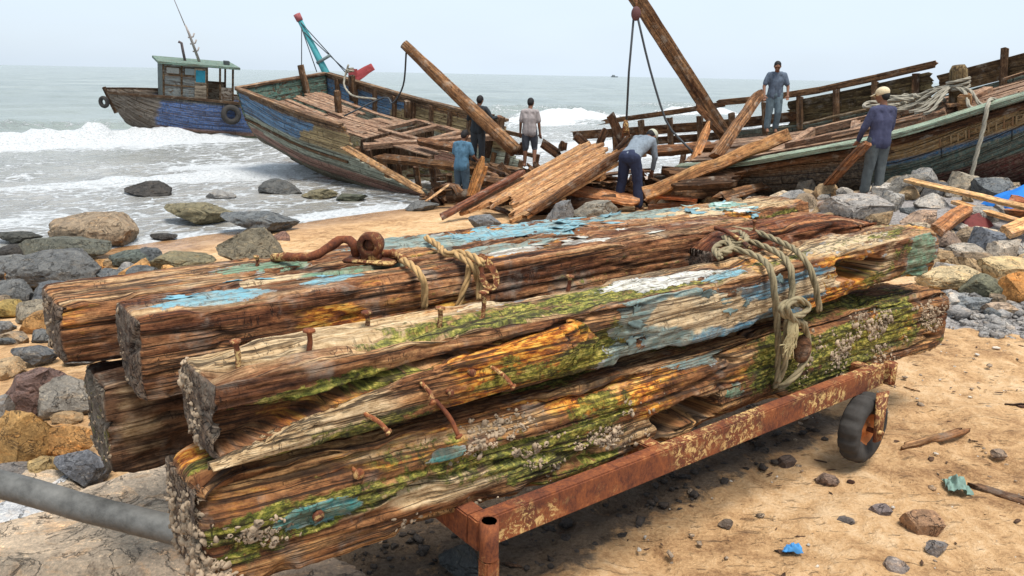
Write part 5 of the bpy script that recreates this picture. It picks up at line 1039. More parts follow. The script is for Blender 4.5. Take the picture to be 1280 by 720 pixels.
# faded name strokes on the ochre band near the bow
def letter(mb, segs, t0, k0, dk, dt):
    for (a, b, c, d) in segs:
        ts = np.linspace(t0 + a * dt, t0 + c * dt, 5); ks = np.linspace(k0 + b * dk, k0 + d * dk, 5); P = H2.pt(ts, ks, -1); N_ = []
        du = H2.pt(ts + .004, ks, -1) - P; dv = H2.pt(ts, ks + .01, -1) - P; n_ = np.cross(dv, du); n_ /= np.linalg.norm(n_, axis=1)[:, None]; n_ *= np.sign(-n_[:, 1:2])
        P = P + n_ * .035; tube(mb, P, .015, 6, sq=.6)
GL = {'I': [(.5, 0, .5, 1)], 'T': [(.5, 0, .5, 1), (0, 1, 1, 1)], 'M': [(0, 0, 0, 1), (0, 1, .5, .4), (.5, .4, 1, 1), (1, 1, 1, 0)], 'E': [(0, 0, 0, 1), (0, 1, .8, 1), (0, .5, .7, .5), (0, 0, .8, 0)], 'N': [(0, 0, 0, 1), (0, 1, 1, 0), (1, 0, 1, 1)], 'B': [(0, 0, 0, 1), (0, 1, .8, .9), (.8, .9, .7, .5), (.7, .5, 0, .5), (.7, .5, .9, .1), (.9, .1, 0, 0)], 'G': [(.9, .85, .2, 1), (.2, 1, 0, .5), (0, .5, .3, 0), (.3, 0, .9, .1), (.9, .1, .9, .5), (.9, .5, .5, .5)], 'H': [(0, 0, 0, 1), (1, 0, 1, 1), (0, .5, 1, .5)]}
for i, ch in enumerate('ITMENIHBGI'):
    mb = MB(); letter(mb, GL[ch], .558 + i * .0135, .845, .062, .0095); mb.build('painted_letter', M_PAINTC, w2, (.30, .20, .10) if i % 3 else (.24, .13, .06))
# hanging bow rope
W2n = np.array(W2); wp2 = lambda q: (W2n @ np.append(q, 1))[:3]
def pxx(P): c_ = CMn.T @ (P - np.array([0, 0, CH])); return 640 + FPX * c_[0] / -c_[2]
tb = min(np.linspace(.5, .9, 80), key=lambda t: abs(pxx(wp2(H2.pt(t, 1., -1))) - 1238)); onl = -np.array(W2n[:3, 1])
pts_ = [wp2(H2.pt(tb + .004, 1., -1)) - onl * .35 + Zv * .06, wp2(H2.pt(tb, 1., -1)) - onl * .05 + Zv * .13, wp2(H2.pt(tb, 1., -1)) + onl * .19 + Zv * .05]
for dz_ in (.35, .7, 1.05, 1.35): pts_.append(pts_[2] + onl * (.05 - .02 * dz_) + U * .03 * math.sin(dz_ * 5) - Zv * dz_ - nrm([1, 0, 0]) * .05 * dz_)
gz = terr1(*pts_[-1][:2]); pts_ = [q for q in pts_ if q[2] > gz + .05]; e_ = pts_[-1].copy(); e_[2] = gz + .06; pts_ += [e_, e_ + onl * .25 + np.array([-.1, 0, .02])]
mb = MB(); rope_mb(mb, pts_, .034, .05)
tag(mb.build('bow_rope', M_ROPEG), 'thick rope hanging from the green gunwale to the rocks', 'rope')

# --- afloat fishing boat with cabin, background left
S3 = at(166, 124, 33.0); T3 = at(300, 118, 35.0); e1 = nrm([T3[0] - S3[0], T3[1] - S3[1], -.25]); e2 = np.array([-e1[1], e1[0], .10]); L3 = 7.9
W3 = basis(at(166, 124, 33.0) + nrm(e2) * 1.2 + np.array([0, 0, .05]), e1, e2)
w3 = thing('fishing_boat', 'blue and brown fishing boat with weathered cabin aground in the surf at left', 'boat', W3)
H3 = Hull(L3, [(0, .45), (.08, .95), (.25, 1.3), (.6, 1.4), (1, 1.3)], [(0, .05), (.25, .1), (.6, 0), (1, 0)], [(0, -1.2), (.12, -1.95), (.3, -2.1), (1, -2.1)], 0, .9, .5, .85)
def c3(T, K, gl, Gd):
    col = np.zeros(T.shape + (3,)) + .2; pa = np.full(T.shape, .85)
    def setm(m, c, p=.85): col[m] = c; pa[m] = p
    setm(K > .94, (.06, .07, .08)); setm((K <= .94) & (K > .58), (.04, .13, .36), 1.15); setm((K <= .58) & (K > .44), (.24, .12, .09)); setm((K <= .5) & (K > .42), (.12, .16, .10)); setm(K <= .42, (.15, .06, .04))
    setm((T < .09 + .1 * K), (.17, .14, .12), .7); return col, pa, .2 * sst(.5, .3, K), .25 + 0 * T
H3.side(w3, 'near_side', -1, W_HULL, c3, None, nt=70, nk=30, seed=31); H3.side(w3, 'far_side', 1, W_HULL, c3, None, nt=60, nk=24, seed=32)
H3.rail(w3, 'gunwale', -1, W_DEB, .12, .1, 0, 1, col=(.5, .48, .45)); H3.rail(w3, 'gunwale', 1, W_DEB, .12, .1, 0, 1, col=(.5, .48, .45)); H3.deck(w3, 'deck', W_DECK, .06, 1, .88, seed=3, miss=0)
mb = MB(); kk = np.linspace(0, 1, 12); L_ = H3.pt(np.ones(12), kk, -1); R_ = H3.pt(np.ones(12), kk, 1); sheet(mb, (L_[None] + (R_ - L_)[None] * np.linspace(0, 1, 7)[:, None, None])[::-1], .06, None, None, np.zeros((7, 12, 3)) + .15, paint=np.full((7, 12), .7)); mb.build('transom', W_HULL, w3)
post(w3, 'stem_post', (-.55, 0, -.8), (-.98, 0, .22), .16, .14, col=(.5, .48, .44)); ring(w3, 'bow_tyre', (-1.0, -.3, -.35), .17, .08, (1, 1, 0), M_TYRE)
CX = -1.2; cx0, cx1, cy0, cy1, cz0, cz1 = 2.35, 6.1, -1.0, 1.0, -.15, 1.42
def cab(name, a, b, mat=W_DEB, col=(1, 1, 1), attrs=None, par=None):
    a, b = [np.array((2.35 + (q[0] - 2.35) * .74 + CX, q[1], q[2]), float) for q in (a, b)]; mb = MB(); box(mb, (a + b) / 2, *(np.abs(b - a)), ch=.012, **(attrs or {})); return mb.build(name, mat, par or w3, col, smooth=False)
PB = lambda c: {'pcol': np.array(c), 'paint': .9}
cab('cabin_wall', (cx0, cy0 + .02, cz0), (4.62, cy0 + .08, cz1), W_HULL, attrs={'pcol': np.array([.24, .27, .27]), 'paint': .75}); cab('cabin_wall', (cx0, cy1 - .06, cz0), (cx1, cy1, cz0 + .8), W_HULL, attrs={'pcol': np.array([.3, .26, .2]), 'paint': .6}); cab('cabin_wall', (cx0, cy0 + .08, cz0), (cx0 + .06, cy1, cz1), W_HULL, attrs={'pcol': np.array([.13, .2, .2]), 'paint': .8})
cab('cabin_wall', (5.32, cy0 + .02, cz0), (cx1, cy0 + .08, cz0 + .78), W_HULL, attrs={'pcol': np.array([.33, .27, .22]), 'paint': .6})
for i, x in enumerate([2.35, 3.28, 4.62, 5.32, 6.02]): cab('cabin_post', (x, cy0 - .02, cz0), (x + .1, cy0 + .10, cz1), col=(.75, .78, .72))
cab('cabin_post', (6.02, cy1 - .1, cz0), (6.12, cy1, cz1), col=(.7, .7, .65))
for z in (.55, .95): cab('wall_batten', (2.45, cy0 - .01, z), (4.62, cy0 + .02, z + .06), col=(.8, .8, .75))
f_ = cab('window', (2.5, cy0 - .008, 1.02), (3.25, cy0 + .018, 1.33), W_DEB, (.7, .7, .65)); cab('pane', (2.55, cy0 - .02, 1.06), (3.2, cy0 - .006, 1.29), M_PAINTC, (.30, .30, .27), par=f_)
f_ = cab('window', (3.45, cy0 - .008, 1.0), (4.05, cy0 + .018, 1.34), W_DEB, (.6, .65, .62)); cab('pane', (3.5, cy0 - .02, 1.05), (4.0, cy0 - .006, 1.3), M_PAINTC, (.22, .26, .26), par=f_)
d_ = cab('door', (4.0, cy0 - .03, cz0 + .15), (4.62, cy0 - .012, 1.36), W_HULL, attrs={'pcol': np.array([.36, .28, .2]), 'paint': .7}); cab('pane', (4.06, cy0 - .045, .78), (4.56, cy0 - .032, 1.26), M_PAINTC, (.03, .25, .34), par=d_)
cab('roof', (cx0 - .25, cy0 - .28, cz1), (cx1 + .3, cy1 + .28, cz1 + .10), W_DEB, (1, 1, 1), PB((.10, .21, .17))); cab('roof_box', (5.7, -.5, cz1 + .102), (6.0, -.2, cz1 + .26), M_PAINTC, (.08, .09, .09))
mb = MB(); tube(mb, [(2.15, 0, cz1), (2.05, 0, cz1 + .5), (2.0, 0, cz1 + .8), (1.88, 0, cz1 + .85)], .055, 8); mb.build('exhaust_pipe', M_PAINTC, w3, (.13, .10, .10))
mb = MB(); tube(mb, [(2.7, 0, cz1 + .1), (2.3, 0, cz1 + 1.2), (2.15, 0, cz1 + 1.55)], [.06, .05, .03], 8); tube(mb, [(2.15, 0, cz1 + 1.5), (1.65, 0, cz1 + 2.7), (1.05, 0, cz1 + 4.2)], [.022, .016, .010], 6)
for q in (.5, .8, 1.05): tube(mb, [(2.6 - q * .33, 0, cz1 + q), (2.8 - q * .33, 0, cz1 + q + .05), (2.85 - q * .33, 0, cz1 + q + .2)], .035, 6)
mb.build('antenna', M_PAINTC, w3, (.38, .33, .30)); ring(w3, 'fender_tyre', (3.75, -1.5, -.42), .30, .12, (.05, -1, .15), M_TYRE)

# --- boat hidden behind the left wreck: only mast and red stem show
p = at(408, 88, 30.5); w4 = thing('fishing_boat', 'boat behind the left wreck showing its turquoise leaning mast and red stem', 'boat', basis(np.array([p[0] - 1.6, p[1], -.1]), (1, -.1, .0), (.1, 1, 0)))
H4 = Hull(4.6, [(0, .9), (.5, 1.), (.85, .6), (1, .06)], [(0, .9), (.6, 1.0), (1, 1.25)], [(0, -1.2), (.8, -1.), (1, -.2)], .4, 0)
def c4(T, K, gl, Gd): col = np.zeros(T.shape + (3,)) + (.28, .035, .04); return col, .9 + 0 * T, 0 * T, 0 * T
H4.side(w4, 'near_side', -1, W_HULL, c4, None, nt=30, nk=14); H4.side(w4, 'far_side', 1, W_HULL, c4, None, nt=30, nk=14); H4.deck(w4, 'deck', W_DECK, 0, .95, .9, seed=3, miss=0)
I4 = w4.matrix_world.inverted(); lw = lambda P: np.array(I4 @ Vector(tuple(P)))
mb = MB(); m0, m1 = lw(at(412, 100, 30.5)), lw(at(375, 26, 30.5)); dm = m1 - m0; tube(mb, [m0 - dm * .35, m0, m1], [.15, .14, .09], 10); mb.build('mast', M_PAINTC, w4, (.06, .28, .30)); mb = MB(); tube(mb, [m1, m1 + dm * .11], [.12, .13], 10); mb.build('mast_head', M_PAINTC, w4, (.35, .10, .10))
mb = MB(); tube(mb, [lw(at(396, 79, 30.4)), lw(at(413, 69, 30.4))], .06, 6); mb.build('crosstree', M_PAINTC, w4, (.16, .2, .2))
mb = MB()
for (a, b) in [((377, 33), (377, 88)), ((377, 35), (396, 90)), ((376, 28), (413, 69)), ((413, 69), (434, 93)), ((380, 40), (440, 95))]: tube(mb, [lw(at(*a, 30.4)), lw(at(*b, 30.4))], .018, 4)
mb.build('rigging', M_WIRE, w4)
mb = MB(); plank(mb, lw(at(441, 100, 30)), lw(at(441, 86, 30)), .28, .2, up=(0, 1, 0), seed=2); mb.build('stem_post', M_PAINTC, w4, (.30, .05, .05), smooth=False)
mb = MB(); plank(mb, lw(at(444, 97, 30)), lw(at(466, 83, 30)), .35, .14, up=(0, 1, 0), seed=3, taper=(1, .7)); mb.build('prow_board', M_PAINTC, w4, (.42, .07, .07), smooth=False)
# tiny vessel on the horizon
p = at(768, 95.5, 2600); p[2] = SEA; sh_ = thing('distant_ship', 'tiny hazy boat far out on the horizon', 'boat', Matrix.Translation(tuple(p)))
mb = MB(); plank(mb, (-11, 0, 1.5), (11, 0, 1.5), 5, 3.4, seed=2, taper=(.7, 1)); mb.build('hull', M_PAINTC, sh_, (.18, .21, .23)); mb = MB(); box(mb, (-3, 0, 5.2), 9, 4, 4); mb.build('superstructure', M_PAINTC, sh_, (.25, .28, .3))

# ------------------------------------------------------------------ spars, slab and loose wreck timbers
def timber(name, P0, P1, w_, t_, mat, col, label, cat='timber', group=None, **k):
    k.setdefault('jag', (.12, .12)); P0 = np.array(P0, float); P1 = np.array(P1, float); c = P0.copy(); mb = MB(); plank(mb, P0 - c, P1 - c, w_, t_, **k); return tag(mb.build(name, mat, None, col, smooth=False, loc=c), label, cat, group)
def log(name, P, r, mat, col, label, cat='log', group=None, nz_=.12, k=12, seed=0):
    P = np.array(P, float); c = P[0].copy(); mb = MB(); tube(mb, crom(P - c, .3), 1, k, nz_=0) if False else None
    Q = crom(P - c, .25); rr = np.interp(np.linspace(0, 1, len(Q)), np.linspace(0, 1, len(r)), r); tube(mb, Q, rr, k, nz_=nz_, seed=seed); return tag(mb.build(name, mat, None, col, loc=c), label, cat, group)
log('round_spar', [at(505, 55, 18.6), at(560, 108, 18.3), at(645, 189, 17.6)], [.11, .15, .16], W_DEB, (1.1, .92, .72), 'long round pole carried on the shoulder of the man in black', 'pole', seed=4)
mb = MB(); a, b = at(508, 62, 18.6), at(480, 122, 21.5); tube(mb, crom([a, a + (b - a) * .35 + (.12, 0, -.4), a + (b - a) * .7 + (.05, 0, -.45), b, at(430, 145, 21.2)], .2), .022, 5); tag(mb.build('slack_rope', M_WIRE), 'slack dark rope from the raised pole down to the left deck', 'rope')
timber('derrick_spar', at(790, -12, 15.8), at(908, 172, 16.4), .27, .2, W_DEB, (.86, .74, .60), 'tall squared spar leaning up out of the right wreck with a rope tackle', 'spar', up=(0, 1, 0), wn=.03, m=4)
timber('spar_brace', at(868, 130, 16.1), at(903, 166, 16.3), .12, .08, W_DEB, (.9, .7, .55), 'short splintered strip on the lower part of the tall spar', 'strip', up=(0, 1, 0))
pb = thing('pulley_block', 'small rope pulley hanging from the top of the tall spar', 'pulley', Matrix.Translation(tuple(at(795, 17, 15.5))))
mb = MB(); ellip(mb, (0, 0, 0), .09, .06, .13, 8); mb.build('pulley_shell', M_PAINTC, pb, (.12, .05, .05)); mb = MB(); tube(mb, [(-.0, 0, .1), (0.0, 0.05, .25)], .02, 6); mb.build('shackle', RUSTD, pb)
mb = MB(); tube(mb, [at(792, 22, 15.5), at(786, 90, 15.6), at(783, 150, 15.7)], .022, 5); tag(mb.build('tackle_rope', M_WIRE), 'straight tackle rope hanging left of the tall spar', 'rope')
mb = MB(); tube(mb, crom([at(797, 22, 15.5), at(812, 85, 15.5), at(832, 150, 15.4), at(848, 172, 15.3), at(866, 190, 15.2)], .3), .022, 5); tag(mb.build('tackle_rope', M_WIRE), 'curved tackle rope swinging down right beneath the tall spar', 'rope')
mb = MB(); ellip(mb, at(782, 158, 15.7), .06, .06, .13, 7); tube(mb, [at(781, 150, 15.7), at(778, 172, 15.7)], .02, 5); tube(mb, [at(783, 150, 15.7), at(787, 172, 15.7)], .02, 5); tag(mb.build('rope_hook', RUSTD), 'iron hook block at the end of the straight tackle rope', 'hook')
timber('heavy_beam', at(802, 244, 14.7), at(985, 168, 15.3), .34, .24, W_FRESH, (.95, .86, .72), 'thick freshly cut beam propped from the bending man up to the right deck', up=(0, .3, 1), wn=.04, m=5)
timber('heavy_beam', at(815, 262, 15.2), at(840, 236, 15.3), .5, .12, W_FRESH, (.62, .5, .4), 'short split board under the low end of the thick beam', 'board', up=(0, 1, .5))
timber('propped_timber', at(893, 198, 15.2), at(950, 116, 17.2), .20, .16, W_DEB, (1.35, 1.1, .85), 'grey brown timber propped up beside the man on the deck', up=(0, 1, 0))
timber('propped_timber', at(866, 205, 15.1), at(887, 152, 15.6), .15, .08, W_FRESH, (.95, .75, .6), 'reddish splintered stub leaning under the tall spar', up=(0, 1, 0), jag=(.3, .4))
timber('leaning_plank', ong(1022, 247) + (0, 0, .03), at(1084, 178, 12.25), .17, .06, W_DEB, (1.5, 1.05, .8), 'plank held slanting to the ground by the man in the cap', 'plank', up=(0, 1, .2), wn=.05)
timber('split_board', at(590, 247, 16.7), at(606, 195, 16.6), .24, .05, W_FRESH, (1.15, .95, .7), 'split orange board held upright by the man in blue', 'board', up=(0, 1, 0), jag=(.1, .5), wn=.25)
timber('white_pole', at(531, 253, 16.4), at(562, 230, 16.6), .045, .045, W_FRESH, (1.2, 1.3, 1.4), 'thin white stick slanting beside the man in blue', 'stick', up=(0, 1, 0))
timber('loose_strake', at(428, 182, 20.0), at(532, 242, 17.9), .16, .05, W_DEB, (1.5, 1.35, 1.05), 'long pale strake sprung away along the left wreck', 'plank', up=(0, -1, .6), jag=(.2, .5))
# big slab of planks
BL, BR_, TL, TR = at(562, 271, 14.9), at(650, 277, 13.9), at(740, 174, 17.0), at(792, 194, 15.8)
c = BL.copy(); mb = MB(); n_ = 6; upn = nrm(np.cross(BR_ - BL, TL - BL))
for i in range(n_):
    a, b = i / n_, (i + 1) / n_; m_ = (a + b) / 2; P0 = BL + (BR_ - BL) * m_; P1 = TL + (TR - TL) * m_; ext = [.0, .12, .22, .16, .05, -.02][i]
    P0 = P0 + (P1 - P0) * ext * .8; P1 = P1 - (P1 - P0) * [.03, 0, .02, .06, .0, .10][i]; plank(mb, P0 - c + upn * rng.uniform(-.015, .015), P1 - c, np.linalg.norm(BR_ - BL) / n_ * .99, .07, up=upn, seed=50 + i, jag=(.55, .25), wn=.05, m=6)
for t_ in (.35, .7): a, b = BL + (TL - BL) * t_, BR_ + (TR - BR_) * t_; plank(mb, a - c - upn * .09, b - c - upn * .09, .16, .1, up=upn, seed=9)
tag(mb.build('plank_slab', W_FRESH, None, (.98, .90, .80), smooth=False, loc=c), 'big slab of joined orange planks leaning on the wreck pile', 'plank slab')
timber('dark_plank', at(548, 273, 14.6), at(655, 214, 15.8), .20, .07, W_DEB, (.85, .5, .42), 'dark reddish plank along the left edge of the orange slab', 'plank', up=upn)
timber('slab_edge_beam', at(660, 268, 14.0) , at(785, 186, 15.7), .13, .10, W_DEB, (.8, .6, .45), 'narrow dark beam under the right edge of the orange slab', up=(0, 1, .3))
timber('pink_board', at(690, 233, 15.6), at(800, 252, 15.0), .42, .05, W_FRESH, (1.0, .76, .63), 'wide pinkish board lying left of the bending man', 'board', up=(0, -.35, 1), jag=(.3, .1))
timber('pink_board', at(805, 262, 14.9), at(875, 258, 14.9), .34, .05, W_FRESH, (1.0, .68, .55), 'reddish board on the ground right of the bending man', 'board', up=(0, -.35, 1))
timber('red_lath', at(806, 244, 14.8), at(872, 250, 14.7), .08, .06, W_FRESH, (.85, .48, .4), 'narrow red lath above the reddish board', 'lath', up=(0, -.3, 1))
timber('yellow_plank', ong(1131, 248) + (0, 0, .28), ong(1285, 292) + (0, 0, .32), .15, .05, W_FRESH, (1.25, 1.25, 1.1), 'long clean yellow plank lying across the right rocks', 'plank', up=(0, -.5, 1), wn=.03, jag=(.02, .02))
timber('yellow_plank', ong(1190, 272) + (0, 0, .22), ong(1290, 303) + (0, 0, .20), .12, .05, W_FRESH, (1.2, 1.1, .9), 'second yellow plank under the long yellow one', 'plank', up=(0, -.5, 1), wn=.03, jag=(.02, .02))
for i, (a, b, c_, lb) in enumerate([((1252, 268), (1300, 276), (.8, .45, .38), 'dull red board below the blue tarp'), ((1255, 282), (1300, 290), (.9, .6, .45), 'brown board end at the right edge under the tarp'), ((1250, 312), (1300, 296), (1.5, 1.4, 1.2), 'pale cut board at the right edge'), ((1172, 302), (1206, 284), (.8, .58, .44), 'splintered red brown board between pale rocks'), ((1165, 310), (1195, 290), (.75, .55, .42), 'splintered board behind the timber ends')]):
    timber('broken_board', ong(*a) + (0, 0, .2), ong(*b) + (0, 0, .25), .18, .08, W_FRESH, c_, lb, 'board', up=(0, -.4, 1))
timber('red_hull_piece', ong(1200, 290) + (0, 0, .02), ong(1236, 286) + (0, 0, .08), .32, .06, M_PAINTC, (.17, .035, .03), 'dark red painted hull piece among the right rocks', 'hull piece', up=(0, -1, .8))
# tarp
p = ong(1268, 262); n = 26; vs = []
for i in range(n):
    for j in range(n):
        a, b = i / (n - 1) * 2 - 1, j / (n - 1) * 2 - 1; h = .38 * (max(0, 1 - abs(a) ** 2.5)) ** .6 * (max(0, 1 - abs(b) ** 2.5)) ** .6; h *= .85 + .4 * fbm(np.array([[a * 1.4 + 3, b * 1.4, 1]]), 3, 4)[0]; vs.append((.42 * a + .25 * h, .34 * b, h * .85 - .02))
f = [(i * n + j, (i + 1) * n + j, (i + 1) * n + j + 1, i * n + j + 1) for i in range(n - 1) for j in range(n - 1)]; mb = MB(); mb.add(vs, f); tag(mb.build('blue_tarp', M_TARP, None, None, loc=p + (.32, .3, .0)), 'bright blue tarp bundled on the rocks at the right edge', 'tarp')

# rubble of broken ribs, planks and stubs between the two wrecks
r_ = np.random.default_rng(21)
DL = [('plank', 'plank'), ('beam', 'beam'), ('board', 'board')]
def debris(cnt, xr, yr, zr, seed, where, colr=(.5, 1.0), lens=(.7, 2.4), rise=.25, mats=(W_DEB, W_DARK, W_DEB)):
    r_ = np.random.default_rng(seed)
    for i in range(cnt):
        x, y = r_.uniform(*xr), r_.uniform(*yr)
        if (x - 2.1) ** 2 + (y - 14.4) ** 2 < 2.6 or (abs(x + 1.0) < .55 and y < 17.2): continue
        z = terr1(x, y) + r_.uniform(*zr); l_ = r_.uniform(*lens); a = r_.normal(-.25, .5) + (math.pi if r_.random() < .5 else 0); el = r_.normal(0, rise); d = np.array([math.cos(a) * math.cos(el), math.sin(a) * math.cos(el), math.sin(el)]); k = r_.integers(3); b = r_.uniform(*colr)
        w_, t_ = [(.2, .05), (.14, .12), (.3, .04)][k]; tone = 'dark' if b < .7 else 'brown'; ln = 'short' if l_ < 1.3 else 'long'
        P0 = np.array([x, y, z]) - d * l_ / 2; P1 = P0 + d * l_; lo_ = min(P0[2] - terr1(*P0[:2]), P1[2] - terr1(*P1[:2]))
        if lo_ < .02: P0[2] += .02 - lo_; P1[2] += .02 - lo_
        timber('broken_' + DL[k][1], P0, P1, w_ * r_.uniform(.7, 1.3), t_, mats[k], (b * 1.1, b * .9, b * .72), '%s %s %s %s' % (ln, tone, DL[k][0], where), DL[k][1], 'broken timbers in the wreck pile', jag=(.4, .5), up=(r_.normal() * .4, r_.normal() * .4, 1), seed=i + seed, wn=.3, bend=r_.normal() * .12, taper=(r_.uniform(.5, 1), r_.uniform(.7, 1.1)))
debris(52, (-1.8, 2.6), (17.0, 19.0), (.0, .55), 22, 'in the pile behind the orange slab')
debris(34, (1.6, 4.6), (14.6, 17.2), (.0, .5), 23, 'in the pile between the bending man and the right wreck', (.5, 1.1))
debris(34, (.4, 4.2), (15.4, 17.4), (.0, .45), 25, 'in the tangle between the two wrecks', (.4, .8), (.5, 1.9), .35)
debris(9, (-1.6, -.2), (15.6, 16.8), (.0, .12), 24, 'on the ground left of the orange slab', (.45, .8), (.5, 1.3), .1)
for i, (a, b, w_, Y, lb) in enumerate([((700, 196), (748, 172), .14, 17.6, ''), ((718, 168), (738, 186), .2, 17.8, 'dark stub poking up behind the slab top'), ((748, 184), (757, 160), .15, 17.2, 'forked dark rib end above the slab top'), ((676, 178), (700, 194), .2, 18.0, 'dark log end behind the man in grey'), ((703, 190), (704, 176), .18, 17.9, 'short upright stump behind the slab'), ((650, 195), (654, 178), .22, 18.6, 'dark upright stump left of the man in grey'), ((762, 142), (779, 180), .17, 16.6, 'curved rib standing left of the tackle hook'), ((765, 200), (792, 170), .2, 16.4, 'thick rib knee under the tackle hook'), ((880, 218), (868, 228), .1, 15, '')]):
    if lb: timber('broken_rib', at(*a, Y), at(*b, Y), w_, w_ * .8, W_DARK, (1.1, .9, .75), lb, 'rib', 'broken ribs sticking out of the wreck pile', up=(0, 1, 0), jag=(.05, .1))
log('dark_log', [at(560, 246, 17.2), at(600, 243, 17.0), at(640, 240, 16.8)], [.13, .15, .13], W_DARK, (.8, .75, .7), 'dark wet log on the ground behind the man in blue', seed=5)
log('dark_log', [at(655, 262, 15.3), at(700, 258, 15.2), at(770, 250, 15.2)], [.12, .14, .12], W_DARK, (.8, .7, .65), 'dark log lying under the orange slab', seed=6)
for i, (a, b, Y0, Y1, c_, lb) in enumerate([((470, 196), (600, 212), 19.6, 18.0, (.85, .66, .45), 'long rail of broken timber inside the left wreck'), ((520, 176), (575, 186), 20.3, 19.2, (.8, .6, .45), 'upper broken rail inside the left wreck'), ((590, 224), (700, 236), 17.2, 15.8, (.6, .48, .36), 'dark keel timber running to the orange slab'), ((820, 214), (925, 222), 15.2, 14.9, (.55, .45, .36), 'dark side beam at the foot of the right wreck'), ((800, 190), (905, 182), 16.0, 16.2, (.9, .66, .5), 'brown shelf timber across the right wreck opening'), ((835, 232), (930, 226), 14.7, 14.6, (.4, .35, .32), 'lowest black timber before the right wreck')]):
    timber('wreck_rail', at(*a, Y0), at(*b, Y1), .22, .14, W_DEB, c_, lb, up=(0, -.6, 1), jag=(.3, .3), seed=i)

# ------------------------------------------------------------------ people
def caps(mb, p0, p1, r0, r1, k=12, sc=None):
    p0, p1 = np.array(p0, float), np.array(p1, float); d = p1 - p0; L = np.linalg.norm(d); d = d / (L + 1e-9); s_, u_ = perp(d); pts = []; n = 4
    prof = [(r0 * math.sin(a), -r0 * math.cos(a)) for a in np.linspace(.15, math.pi / 2, n)] + [(r1 * math.cos(a), L + r1 * math.sin(a)) for a in np.linspace(0, math.pi / 2 - .15, n)]
    for (r, h) in prof:
        for j in range(k): a = 2 * math.pi * j / k; pts.append(p0 + d * h + (s_ * math.cos(a) + u_ * math.sin(a)) * r)
    m = len(prof); f = [(i * k + j, i * k + (j + 1) % k, (i + 1) * k + (j + 1) % k, (i + 1) * k + j) for i in range(m - 1) for j in range(k)] + [tuple(range(k))[::-1], tuple((m - 1) * k + j for j in range(k))]
    mb.add(pts, f)
def fuse(mb, name, mat, parent, color=None, vox=.012, sm=6, folds=0, seed=0, cut=None):
    me = mesh('tmp', np.concatenate(mb.v), mb.f); o = bpy.data.objects.new('tmp', me); COL.objects.link(o); m = o.modifiers.new('r', 'REMESH'); m.mode = 'VOXEL'; m.voxel_size = vox; m2 = o.modifiers.new('s', 'SMOOTH'); m2.factor = .5; m2.iterations = sm
    dg = bpy.context.evaluated_depsgraph_get(); ev = o.evaluated_get(dg); m3 = bpy.data.meshes.new_from_object(ev); n = len(m3.vertices); v = np.empty(n * 3, np.float32); m3.vertices.foreach_get('co', v); v = v.reshape(-1, 3); bpy.data.objects.remove(o)
    if folds:
        nn = np.empty(n * 3, np.float32); m3.vertices.foreach_get('normal', nn); v = v + nn.reshape(-1, 3) * (folds * fbm(v * (14, 14, 6) + seed, 3, seed))[:, None]; m3.vertices.foreach_set('co', v.astype(np.float32).ravel())
    m3.name = name; m3.polygons.foreach_set('use_smooth', np.ones(len(m3.polygons), bool)); m3.materials.clear(); m3.update(); return link(name, m3, mat, parent, color)
